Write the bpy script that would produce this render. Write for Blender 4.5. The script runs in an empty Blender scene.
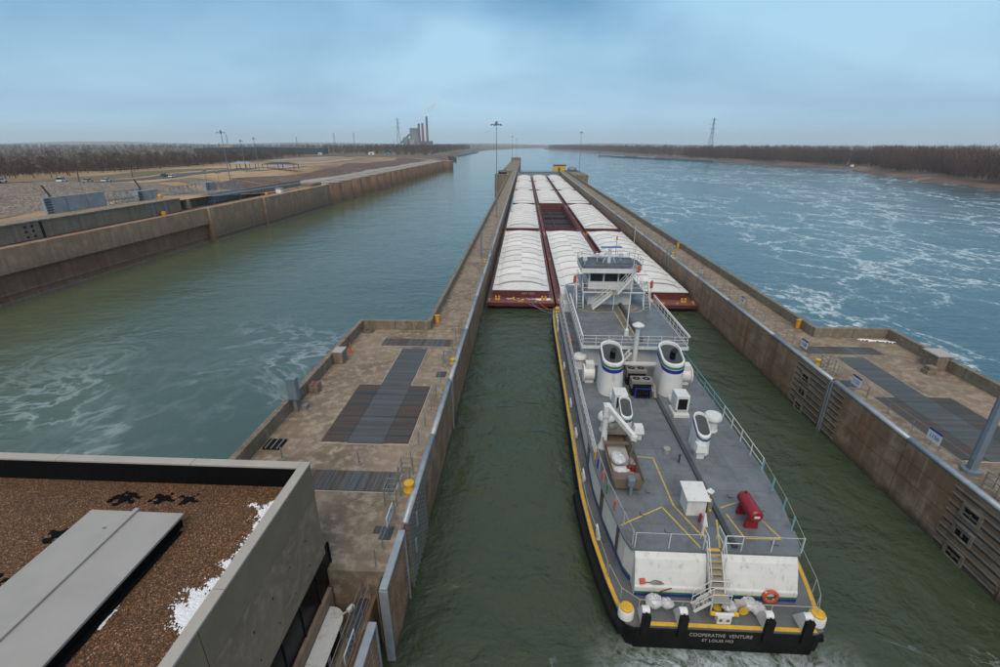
import bpy, math, random
import numpy as np
from mathutils import Vector, Matrix
random.seed(7); rng = np.random.default_rng(7)
S = bpy.context.scene; C = S.collection
R = math.radians
# ------------------------------------------------------------------ camera
F, CXP, CYP, HYP, VXP = 472., 500., 333.5, 144.6, 525.
PITCH = math.atan((CYP-HYP)/F); YAW = math.atan((VXP-CXP)*math.cos(PITCH)/F); CAMZ = 24.3
cd = bpy.data.cameras.new('camera'); cam = bpy.data.objects.new('camera', cd); C.objects.link(cam)
cam.location = (0, 0, CAMZ); cam.rotation_euler = (math.pi/2-PITCH, 0, YAW)
cd.sensor_width = 36; cd.lens = 36*F/1000; cd.clip_start = .1; cd.clip_end = 40000
S.camera = cam
# ------------------------------------------------------------------ sky, sun, exposure
SUN_EL, SUN_AZ = R(50), R(185)          # azimuth clockwise from +Y: behind the camera, a little to the left
W = bpy.data.worlds.new('World'); S.world = W; W.use_nodes = True
nt = W.node_tree; nt.nodes.clear(); L = nt.links.new
def wn(t, **k):
    n = nt.nodes.new(t)
    for a, b in k.items(): setattr(n, a, b)
    return n
out = wn('ShaderNodeOutputWorld'); bg = wn('ShaderNodeBackground'); bg2 = wn('ShaderNodeBackground'); mixs = wn('ShaderNodeMixShader')
sky = wn('ShaderNodeTexSky', sky_type='NISHITA', sun_disc=False, sun_elevation=SUN_EL, sun_rotation=SUN_AZ, dust_density=3.0, air_density=1.0, altitude=130)
L(sky.outputs[0], bg.inputs[0]); bg.inputs[1].default_value = .05
tc = wn('ShaderNodeTexCoord'); sp = wn('ShaderNodeSeparateXYZ'); L(tc.outputs['Generated'], sp.inputs[0])
zc = wn('ShaderNodeMath', operation='MAXIMUM'); L(sp.outputs[2], zc.inputs[0]); zc.inputs[1].default_value = 0
za = wn('ShaderNodeMath', operation='ADD'); L(zc.outputs[0], za.inputs[0]); za.inputs[1].default_value = .16
dx = wn('ShaderNodeMath', operation='DIVIDE'); L(sp.outputs[0], dx.inputs[0]); L(za.outputs[0], dx.inputs[1])
dy = wn('ShaderNodeMath', operation='DIVIDE'); L(sp.outputs[1], dy.inputs[0]); L(za.outputs[0], dy.inputs[1])
cv = wn('ShaderNodeCombineXYZ'); L(dx.outputs[0], cv.inputs[0]); L(dy.outputs[0], cv.inputs[1]); cv.inputs[2].default_value = 3.3
n1 = wn('ShaderNodeTexNoise'); n1.inputs['Scale'].default_value = .45; n1.inputs['Detail'].default_value = 4; n1.inputs['Roughness'].default_value = .5; n1.inputs['Distortion'].default_value = .3
L(cv.outputs[0], n1.inputs['Vector'])
cr = wn('ShaderNodeValToRGB'); L(n1.outputs[0], cr.inputs[0])
cr.color_ramp.elements[0].position = .38; cr.color_ramp.elements[0].color = (.070, .200, .355, 1)
cr.color_ramp.elements[1].position = .64; cr.color_ramp.elements[1].color = (.265, .445, .590, 1)
hz = wn('ShaderNodeMapRange'); L(zc.outputs[0], hz.inputs[0]); hz.inputs[1].default_value = 0; hz.inputs[2].default_value = .22; hz.inputs[3].default_value = 1; hz.inputs[4].default_value = 0
hm = wn('ShaderNodeMix', data_type='RGBA'); L(hz.outputs[0], hm.inputs[0]); L(cr.outputs[0], hm.inputs[6]); hm.inputs[7].default_value = (.335, .51, .63, 1)
hf = wn('ShaderNodeMath', operation='MULTIPLY'); L(hz.outputs[0], hf.inputs[0]); hf.inputs[1].default_value = .75; L(hf.outputs[0], hm.inputs[0])
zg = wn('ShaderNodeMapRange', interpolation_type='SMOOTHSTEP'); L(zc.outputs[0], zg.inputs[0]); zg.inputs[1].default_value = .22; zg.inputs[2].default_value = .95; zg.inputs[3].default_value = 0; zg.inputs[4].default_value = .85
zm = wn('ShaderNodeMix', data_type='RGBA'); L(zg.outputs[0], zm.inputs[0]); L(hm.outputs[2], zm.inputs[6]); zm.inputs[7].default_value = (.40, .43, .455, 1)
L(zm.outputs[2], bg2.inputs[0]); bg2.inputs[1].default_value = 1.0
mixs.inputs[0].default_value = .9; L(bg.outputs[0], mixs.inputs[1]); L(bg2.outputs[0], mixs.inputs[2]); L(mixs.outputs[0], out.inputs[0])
sd = bpy.data.lights.new('sun', 'SUN'); sd.energy = 1.5; sd.angle = R(45); sd.color = (1, .86, .70)
so = bpy.data.objects.new('sun', sd); C.objects.link(so)
sdir = Vector((math.sin(SUN_AZ)*math.cos(SUN_EL), math.cos(SUN_AZ)*math.cos(SUN_EL), math.sin(SUN_EL)))
so.rotation_euler = sdir.to_track_quat('Z', 'Y').to_euler(); so.location = (0, -30, 60)
S.view_settings.view_transform = 'Standard'; S.view_settings.look = 'None'; S.view_settings.gamma = 1; S.view_settings.exposure = 0.70
S.view_settings.use_curve_mapping = False
S.render.engine = 'CYCLES'; S.cycles.max_bounces = 6; S.cycles.volume_bounces = 2

# ------------------------------------------------------------------ materials
class NT:
    def __init__(s, name):
        s.m = bpy.data.materials.new(name); s.m.use_nodes = True; s.t = s.m.node_tree; s.b = s.t.nodes['Principled BSDF']
        s.pos = s.t.nodes.new('ShaderNodeNewGeometry').outputs['Position']
    def n(s, t, **k):
        n = s.t.nodes.new(t)
        for a, b in k.items(): setattr(n, a, b)
        return n
    def put(s, sock, v):
        if hasattr(v, 'is_linked') or isinstance(v, bpy.types.NodeSocket): s.t.links.new(v, sock)
        elif isinstance(v, (tuple, list)) and len(v) == 3 and sock.type == 'RGBA': sock.default_value = (*v, 1)
        else: sock.default_value = v
    def map(s, sc, vec=None, off=(0, 0, 0), rot=(0, 0, 0)):
        n = s.n('ShaderNodeMapping'); s.put(n.inputs[0], vec or s.pos); n.inputs['Scale'].default_value = sc; n.inputs['Location'].default_value = off; n.inputs['Rotation'].default_value = rot
        return n.outputs[0]
    def noise(s, scale, detail=4, rough=.55, vec=None, dist=0):
        n = s.n('ShaderNodeTexNoise'); s.put(n.inputs['Vector'], vec or s.pos); n.inputs['Scale'].default_value = scale; n.inputs['Detail'].default_value = detail
        n.inputs['Roughness'].default_value = rough; n.inputs['Distortion'].default_value = dist; return n.outputs[0]
    def vor(s, scale, feature='F1', vec=None, outp='Color'):
        n = s.n('ShaderNodeTexVoronoi', feature=feature); s.put(n.inputs['Vector'], vec or s.pos); n.inputs['Scale'].default_value = scale; return n.outputs[outp]
    def rng(s, v, a, b, c=0., d=1.):
        n = s.n('ShaderNodeMapRange'); s.put(n.inputs[0], v)
        for i, x in enumerate((a, b, c, d)): n.inputs[i+1].default_value = x
        return n.outputs[0]
    def mix(s, f, a, b, mode='MIX'):
        n = s.n('ShaderNodeMix', data_type='RGBA', blend_type=mode); s.put(n.inputs[0], f); s.put(n.inputs[6], a); s.put(n.inputs[7], b); return n.outputs[2]
    def math(s, op, a, b=0.):
        n = s.n('ShaderNodeMath', operation=op); s.put(n.inputs[0], a); s.put(n.inputs[1], b); return n.outputs[0]
    def xyz(s):
        n = s.n('ShaderNodeSeparateXYZ'); s.put(n.inputs[0], s.pos); return n.outputs
    def rnd(s): return s.n('ShaderNodeObjectInfo').outputs['Random']
    def bump(s, h, st=.3, dist=.02, prev=None):
        n = s.n('ShaderNodeBump'); s.put(n.inputs['Height'], h); n.inputs['Strength'].default_value = st; n.inputs['Distance'].default_value = dist
        if prev is not None: s.put(n.inputs['Normal'], prev)
        return n.outputs[0]
    def done(s, col, rough=.6, normal=None, metal=0., spec=.5):
        s.put(s.b.inputs['Base Color'], col); s.put(s.b.inputs['Roughness'], rough); s.b.inputs['Metallic'].default_value = metal; s.b.inputs['Specular IOR Level'].default_value = spec
        if normal is not None: s.put(s.b.inputs['Normal'], normal)
        return s.m
def mul(c, k): return tuple(min(1, x*k) for x in c)
M = {}
def paint(name, col, rough=.5, var=.25, scale=1.3, dirt=None, damt=.35, metal=0., objvar=0., spec=.5):
    t = NT(name); a = t.noise(scale, 6, .6); c = t.mix(t.rng(a, .3, .7), mul(col, 1-var), mul(col, 1+var*.5))
    if dirt is not None:
        d = t.noise(scale*2.7, 7, .68, vec=t.map((1, 1, .35)))
        c = t.mix(t.rng(d, .54, .72, 0, damt), c, dirt)
    if objvar: c = t.mix(t.math('MULTIPLY', t.rnd(), objvar), c, mul(col, .35))
    r = t.rng(t.noise(scale*4, 4), .3, .7, max(.05, rough-.12), min(1, rough+.12))
    M[name] = t.done(c, r, t.bump(t.noise(scale*22, 3), .12, .01), metal, spec); return M[name]
paint('white', (.70, .69, .665), .45, .08, 1.1, (.35, .29, .22), .30)
paint('white_cover', (.62, .62, .62), .5, .10, .6, (.36, .33, .30), .55, objvar=.22)
paint('maroon', (.105, .020, .022), .6, .35, 1.0, (.07, .03, .02), .6)
paint('maroon_deck', (.16, .062, .058), .6, .3, .8, (.10, .05, .04), .5)
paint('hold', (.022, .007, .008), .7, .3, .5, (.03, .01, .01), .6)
paint('black', (.004, .004, .0045), .5, .3, 1, (.02, .017, .015), .3, spec=.2)
paint('rubber', (.006, .006, .006), .75, .3, 2, (.025, .022, .02), .4, spec=.2)
paint('yellow', (.62, .36, .02), .55, .2, 2, (.2, .12, .04), .5)
paint('line_yellow', (.55, .36, .06), .6, .25, 3, (.2, .17, .12), .6)
paint('orange', (.60, .28, .02), .5, .2, 2)
paint('red', (.22, .008, .014), .4, .15, 2)
paint('blue', (.015, .025, .22), .4, .15, 2)
paint('green', (.02, .17, .05), .45, .15, 2)
paint('radar_blue', (.03, .14, .40), .4, .1, 2)
paint('rail_blue', (.16, .34, .44), .5, .2, 2)
paint('galv', (.34, .37, .41), .42, .2, 1.2, (.18, .13, .09), .4, metal=.35)
paint('rail_grey', (.20, .20, .19), .55, .2, 1.5, (.14, .09, .06), .5, metal=.2)
paint('mast_grey', (.16, .20, .24), .5, .15, .5, metal=.2)
paint('cabinet', (.13, .18, .22), .45, .12, 1)
paint('cap_metal', (.36, .325, .29), .5, .1, .6, (.25, .22, .19), .35)
paint('hatch_metal', (.31, .295, .275), .5, .10, .55, (.30, .28, .25), .35)
paint('membrane', (.003, .003, .0035), .85, .3, 1, spec=.1)
paint('condenser', (.20, .185, .175), .5, .2, 2, (.09, .06, .05), .6)
paint('dark', (.006, .006, .007), .6, .3, 3, spec=.25)
paint('skiff', (.14, .105, .075), .6, .2, 2, (.07, .05, .04), .5)
paint('rope_red', (.45, .08, .04), .8, .2, 3); paint('rope_blue', (.05, .22, .42), .8, .2, 3); paint('rope', (.38, .36, .33), .85, .2, 3)
paint('plastic_bag', (.52, .53, .55), .22, .3, 4, (.30, .30, .31), .5)
paint('pad', (.33, .30, .26), .8, .2, 1)
paint('brick_red', (.20, .07, .06), .8, .2, .02); paint('plant_grey', (.17, .185, .20), .8, .3, .02); paint('plant_dark', (.09, .10, .11), .8, .3, .02); paint('chimney_dark', (.07, .09, .10), .8, .2, .02)
paint('steel_far', (.10, .10, .11), .7, .2, .05)
paint('barge_far', (.10, .14, .18), .7, .3, .05); paint('car_white', (.75, .76, .77), .3, .05, 1); paint('car_dark', (.04, .05, .06), .3, .2, 1); paint('car_silver', (.35, .38, .40), .3, .1, 1)
paint('panel_grey', (.24, .27, .31), .55, .25, .5, (.15, .12, .10), .4)
paint('sign_white', (.55, .57, .58), .5, .05, 2); paint('wood_post', (.05, .045, .04), .8, .2, 2)
paint('tread', (.26, .26, .25), .6, .15, 2)
paint('snow', (.68, .70, .74), .7, .05, 6)
def weeps():
    t = NT('white_worn')
    c = t.mix(t.rng(t.noise(1.1, 6, .6), .3, .7), (.55, .55, .54), (.62, .62, .61)); c = t.mix(t.rng(t.noise(1.6, 7, .7, vec=t.map((2.2, 2.2, .12))), .55, .70, 0, .6), c, (.30, .20, .13)); c = t.mix(t.rng(t.noise(5, 6, .7), .62, .75, 0, .4), c, (.28, .25, .22))
    M['white'] = t.done(c, .45, t.bump(t.noise(3, 4), .15, .02))
weeps()
def deckpaint(name, col, wet=.5):
    t = NT(name); a = t.noise(.35, 6, .6); b = t.noise(2.2, 7, .65)
    c = t.mix(t.rng(a, .3, .7), mul(col, .72), mul(col, 1.15)); c = t.mix(t.rng(b, .55, .8, 0, .5), c, mul(col, 1.5)); c = t.mix(t.rng(t.noise(.9, 6, .7), .50, .72, 0, .6), c, (.05, .048, .045)); c = t.mix(t.rng(t.noise(1.3, 7, .7, vec=t.map((2.5, .2, 1))), .60, .74, 0, .45), c, mul(col, 1.7)); c = t.mix(t.rng(t.noise(3.1, 6, .75), .66, .76, 0, .6), c, (.11, .065, .04))
    r = t.rng(t.noise(.5, 5, .6), .38, .62, .22, .6)
    M[name] = t.done(c, r, t.bump(t.noise(30, 3), .15, .01)); return M[name]
deckpaint('deck', (.130, .142, .155)); deckpaint('deck_main', (.105, .110, .112)); deckpaint('deck_dark', (.045, .05, .056))
def glass():
    t = NT('glass'); M['glass'] = t.done((.012, .02, .02), .06)
    t = NT('dark_glass'); M['dark_glass'] = t.done((.003, .0035, .004), .25, None, 0, .06)
glass()
def concrete(name, base, dark, pale, streak=False, wet=None, big=.12, rust=0., seed=0., bumps=.25):
    t = NT(name); v = t.map((1, 1, 1), off=(seed, seed*1.7, 0))
    a = t.noise(big, 7, .62, vec=v); b = t.noise(big*7, 8, .66, vec=v); f = t.noise(9, 6, .7)
    c = t.mix(t.rng(a, .36, .62), dark, base); c = t.mix(t.rng(b, .47, .64), c, pale)
    c = t.mix(t.rng(f, .35, .7, .28, 0), c, mul(dark, .75))
    c = t.mix(t.rng(t.noise(60, 3, .6), .3, .7, .12, 0), c, (.02, .018, .015))
    if streak:
        s1 = t.noise(.9, 6, .65, vec=t.map((1, 1, .06))); c = t.mix(t.rng(s1, .5, .70, 0, .8), c, mul(dark, .62)); s4 = t.noise(2.2, 6, .6, vec=t.map((1, 1, .05), off=(4, 9, 2))); c = t.mix(t.rng(s4, .56, .68, 0, .45), c, mul(pale, 1.12))
        s3 = t.noise(.6, 6, .6, vec=t.map((.25, .25, 5))); c = t.mix(t.rng(s3, .5, .72, 0, .35), c, mul(dark, .9))
    if rust:
        s2 = t.noise(.35, 6, .62, vec=t.map((1, 1, .35), off=(3, 5, 1))); c = t.mix(t.rng(s2, .56, .70, 0, rust), c, (.20, .078, .030))
    if wet:
        z0, z1, col = wet; zz = t.math('ADD', t.xyz()[2], t.rng(t.noise(.7, 5), 0, 1, -.5, .5)); c = t.mix(t.rng(zz, z0, z1, .85, 0), c, col)
    h = t.mix(.5, t.noise(4, 8, .7), f)
    M[name] = t.done(c, t.rng(b, .3, .7, .72, .92), t.bump(h, bumps, .03)); return M[name]
concrete('deck_concrete', (0.252, 0.192, 0.136), (0.134, 0.096, 0.066), (0.351, 0.286, 0.214), big=.22)
concrete('wall_concrete', (0.267, 0.167, 0.103), (0.170, 0.102, 0.058), (0.350, 0.239, 0.159), True, (.1, .75, (.040, .034, .022)), .09, .9)
concrete('parapet_concrete', (0.206, 0.166, 0.119), (0.141, 0.109, 0.077), (0.275, 0.227, 0.171), True, None, .4)
concrete('building_concrete', (0.266, 0.184, 0.123), (0.204, 0.140, 0.092), (0.328, 0.235, 0.162), False, None, .3, bumps=.12)
concrete('fascia', (0.214, 0.155, 0.102), (0.191, 0.137, 0.090), (0.238, 0.174, 0.117), False, None, .2, bumps=.05)
concrete('land_concrete', (0.374, 0.235, 0.143), (0.278, 0.167, 0.098), (0.462, 0.308, 0.195), True, (-4.2, 2.6, (.135, .087, .057)), .05, .25, 4)
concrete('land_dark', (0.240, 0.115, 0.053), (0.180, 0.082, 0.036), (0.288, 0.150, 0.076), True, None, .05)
concrete('cell_concrete', (0.299, 0.177, 0.107), (0.202, 0.116, 0.067), (0.383, 0.238, 0.149), True, (-4.6, 2.4, (.135, .086, .056)), .05, .3, 9)
concrete('rib_dark', (.055, .040, .028), (.03, .022, .016), (.09, .065, .045), True)
def plate():
    for name, mp, lo, hi, rust in (('plate', (.10, 2.6, 1), (.045, .047, .046), (.105, .112, .115), .35), ('plate_rust', (.10, 2.6, 1), (.030, .026, .021), (.080, .074, .064), .9), ('plate_y', (2.6, .10, 1), (.040, .040, .038), (.115, .120, .120), .95)):
        t = NT(name); s = t.noise(1.0, 7, .68, vec=t.map(mp)); r2 = t.noise(.7, 6, .66, vec=t.map(mp, off=(9, 4, 0)))
        c = t.mix(t.rng(s, .36, .64), lo, hi); c = t.mix(t.rng(r2, .46, .58, 0, rust), c, (.090, .040, .016)); c = t.mix(t.rng(t.noise(2.5, 7, .7), .6, .8, 0, .4), c, (.16, .155, .14)); c = t.mix(t.math('MULTIPLY', t.rnd(), .25), c, lo)
        M[name] = t.done(c, t.rng(s, .3, .7, .35, .65), t.bump(t.noise(14, 4), .2, .01), .2)
plate()
def gravel():
    t = NT('gravel'); cell = t.vor(24); h = t.vor(24, outp='Distance'); n = t.n('ShaderNodeSeparateColor'); t.put(n.inputs[0], cell)
    c = t.mix(t.rng(n.outputs[0], 0, 1), (.055, .022, .006), (.29, .125, .042)); c = t.mix(t.rng(n.outputs[1], .93, .95), c, (.42, .29, .18)); c = t.mix(t.rng(t.noise(.5, 5, .6), .35, .7, .0, .35), c, (.07, .036, .018))
    c = t.mix(t.rng(h, .35, .62, 0, .8), c, (.012, .008, .006))
    M['gravel'] = t.done(c, .85, t.bump(h, -.9, .05))
gravel()
def ground_mats():
    t = NT('riprap'); v = t.vor(2.0); n = t.n('ShaderNodeSeparateColor'); t.put(n.inputs[0], v); h = t.vor(2.0, outp='Distance')
    c = t.mix(n.outputs[0], (.13, .095, .070), (.36, .285, .22)); c = t.mix(t.rng(h, .4, .7, 0, .8), c, (.05, .04, .03)); c = t.mix(t.rng(t.noise(.05, 6, .6), .5, .7, 0, .7), c, (.085, .06, .045)); M['riprap'] = t.done(c, .95, t.bump(h, -1, .4))
    t = NT('field'); a = t.noise(.012, 7, .6, vec=t.map((1, .45, 1))); b = t.noise(.12, 8, .7)
    c = t.mix(t.rng(a, .38, .6), (.17, .105, .055), (.40, .265, .138)); c = t.mix(t.rng(b, .45, .75, 0, .6), c, (.10, .072, .038)); c = t.mix(t.rng(t.noise(.02, 5, .6, vec=t.map((1, 1, 1), off=(50, 9, 0))), .6, .7, 0, .5), c, (.30, .235, .16)); X, Y, Z = t.xyz(); fw = t.math('MAXIMUM', t.rng(X, -235, -300, 0, .9), t.rng(Y, 560, 800, 0, .8)); c = t.mix(fw, c, t.mix(t.rng(a, .35, .65), (.045, .032, .024), (.11, .078, .052))); M['field'] = t.done(c, .95, t.bump(b, .6, .4))
    t = NT('scrub'); b = t.noise(.25, 9, .75); c = t.mix(t.rng(b, .35, .65), (.050, .030, .022), (.17, .105, .075)); c = t.mix(t.rng(t.noise(.03, 6, .6), .55, .75, 0, .6), c, (.20, .15, .10)); M['scrub'] = t.done(c, .95, t.bump(b, 1, .8))
    t = NT('pale_gravel'); b = t.noise(.4, 8, .7); c = t.mix(t.rng(b, .35, .65), (.22, .195, .17), (.36, .33, .30)); M['pale_gravel'] = t.done(c, .95, t.bump(b, .4, .1))
    t = NT('asphalt'); b = t.noise(.3, 7, .65); M['asphalt'] = t.done(t.mix(b, (.045, .046, .05), (.085, .085, .09)), .85)
    t = NT('grass'); b = t.noise(.2, 8, .7); M['grass'] = t.done(t.mix(t.rng(b, .3, .7), (.075, .072, .03), (.15, .12, .06)), .95, t.bump(b, .5, .2))
    t = NT('bank_mud'); b = t.noise(.03, 8, .65, vec=t.map((1, 1, 3))); c = t.mix(t.rng(b, .35, .6), (.075, .042, .030), (.15, .095, .068)); c = t.mix(t.rng(t.noise(.02, 7, .7), .56, .66, 0, .7), c, (.30, .24, .19)); M['bank_mud'] = t.done(c, .95, t.bump(b, .6, .5))
    t = NT('bark'); M['bark'] = t.done(t.mix(t.rnd(), (.060, .043, .036), (.105, .080, .066)), .95)
    t = NT('twigs'); M['twigs'] = t.done(t.mix(t.rng(t.noise(.03, 5, .6), .3, .7), (.052, .031, .023), (.10, .066, .052)), .95)
    t = NT('twigs_bank'); M['twigs_bank'] = t.done(t.mix(t.rng(t.noise(.015, 5, .6), .3, .7), (.062, .034, .026), (.125, .070, .052)), .95)
ground_mats()
def water(name, deep, shallow, rough, foamf, waves, foamcol=(.50, .58, .62)):
    t = NT(name); big = t.noise(.03, 5, .6)
    c = t.mix(t.rng(big, .3, .7), deep, shallow)
    if name == 'river_water': c = t.mix(t.rng(t.xyz()[0], -60, 25, 0, 1), t.mix(t.rng(big, .3, .7), (.058, .088, .062), (.078, .108, .076)), c); c = t.mix(t.rng(t.xyz()[0], -104, -78, .8, 0), c, (.095, .098, .048))
    foam = foamf(t); c = t.mix(foam, c, foamcol)
    nrm = None
    for sc, mp, st, ds in waves: nrm = t.bump(t.noise(sc, 5, .6, vec=t.map(mp), dist=.4), st, ds, nrm)
    nrm = t.bump(foam, .25, .08, nrm)
    t.b.inputs['IOR'].default_value = 1.333
    M[name] = t.done(c, t.rng(foam, 0, 1, rough, .6), nrm)
def filam(t, sc, mp, w, seed, warp=1.2, det=5):
    v = t.map(mp, off=(seed, seed*.7, 0)); a = t.noise(sc, det, .62, vec=v, dist=warp); d = t.math('ABSOLUTE', t.math('SUBTRACT', a, .5)); return t.rng(d, 0, w, 1, 0)
def lace(t, sc, w, seed, warp, mp=(1, .7, 1)):
    """foam net: edges of warped cells"""
    v = t.map(mp, off=(seed, seed*.6, 0)); n = t.n('ShaderNodeTexNoise'); t.put(n.inputs['Vector'], v); n.inputs['Scale'].default_value = sc*1.6; n.inputs['Detail'].default_value = 6; n.inputs['Roughness'].default_value = .62
    sb = t.n('ShaderNodeVectorMath', operation='SUBTRACT'); t.put(sb.inputs[0], n.outputs['Color']); sb.inputs[1].default_value = (.5, .5, .5)
    ml = t.n('ShaderNodeVectorMath', operation='SCALE'); t.put(ml.inputs[0], sb.outputs[0]); ml.inputs['Scale'].default_value = warp/sc
    ad = t.n('ShaderNodeVectorMath', operation='ADD'); t.put(ad.inputs[0], v); t.put(ad.inputs[1], ml.outputs[0])
    return t.rng(t.vor(sc, 'DISTANCE_TO_EDGE', ad.outputs[0], 'Distance'), 0, w, 1, 0)
def river_foam(t):
    X, Y, Z = t.xyz()
    l1 = lace(t, .06, .11, 3, 1.1); l2 = lace(t, .17, .15, 11, 1.0)
    pz = t.rng(t.noise(.017, 6, .68, vec=t.map((1, .55, 1), off=(7, 2, 0))), .37, .53); pz2 = t.rng(t.noise(.06, 6, .7, vec=t.map((1, .6, 1), off=(3, 8, 0))), .44, .62)
    f = t.math('MAXIMUM', t.math('MULTIPLY', l1, pz), t.math('MULTIPLY', t.math('MULTIPLY', l2, pz2), pz))
    f = t.math('MULTIPLY', f, t.rng(t.noise(.9, 6, .7), .38, .58, .15, 1))
    right = t.math('MULTIPLY', t.rng(X, 20, 40, 0, 1), t.rng(Y, 350, 1300, 1, .25))
    sw = t.math('MULTIPLY', filam(t, .045, (1, 1, 1), .035, 2, 1.8, 8), t.rng(t.noise(.035, 4, .6), .43, .56)); left = t.math('MULTIPLY', t.rng(Y, 50, 85, 1, .0), t.rng(X, -70, -45, .3, 1))
    left = t.math('MULTIPLY', t.rng(X, -6, -8, 0, 1), left)
    f = t.rng(f, .20, .72)
    return t.math('MAXIMUM', t.math('MULTIPLY', t.math('MULTIPLY', f, .9), right), t.math('MULTIPLY', t.math('MULTIPLY', t.math('MAXIMUM', sw, t.math('MULTIPLY', l2, t.math('MULTIPLY', pz2, .2))), left), .68))
def basin_foam(t):
    X, Y, Z = t.xyz()
    # propeller wash just behind the stern
    ax = t.rng(t.math('ABSOLUTE', t.math('SUBTRACT', X, 10.8)), 2.5, 7.5, 1, 0); ay = t.rng(Y, 18.5, 16.2, 0, 1)
    f = t.math('MULTIPLY', t.math('MULTIPLY', ax, ay), t.math('MAXIMUM', filam(t, .55, (1, 1, 1), .10, 5, 1.5, 7), t.math('MULTIPLY', filam(t, 1.7, (1, 1, 1), .12, 8, 1.2, 6), .6)))
    g = t.math('MULTIPLY', filam(t, .12, (1, 1, 1), .012, 21, 1.8, 6), t.rng(t.noise(.09, 3), .60, .70))
    return t.math('MULTIPLY', t.math('MAXIMUM', f, t.math('MULTIPLY', g, .6)), .75)
water('river_water', (.030, .085, .115), (.044, .110, .145), .08, river_foam, [(.05, (1, 1.5, 1), .4, 1.2), (.30, (1, 1.6, 1), .45, .4), (1.4, (1, 1.5, 1), .35, .10)])
water('basin_water', (.035, .050, .029), (.054, .069, .040), .06, basin_foam, [(.18, (1, 1.3, 1), .7, 1.0), (.55, (1.3, 1, 1), .75, .36), (1.7, (1, 1.3, 1), .4, .08)])

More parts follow.
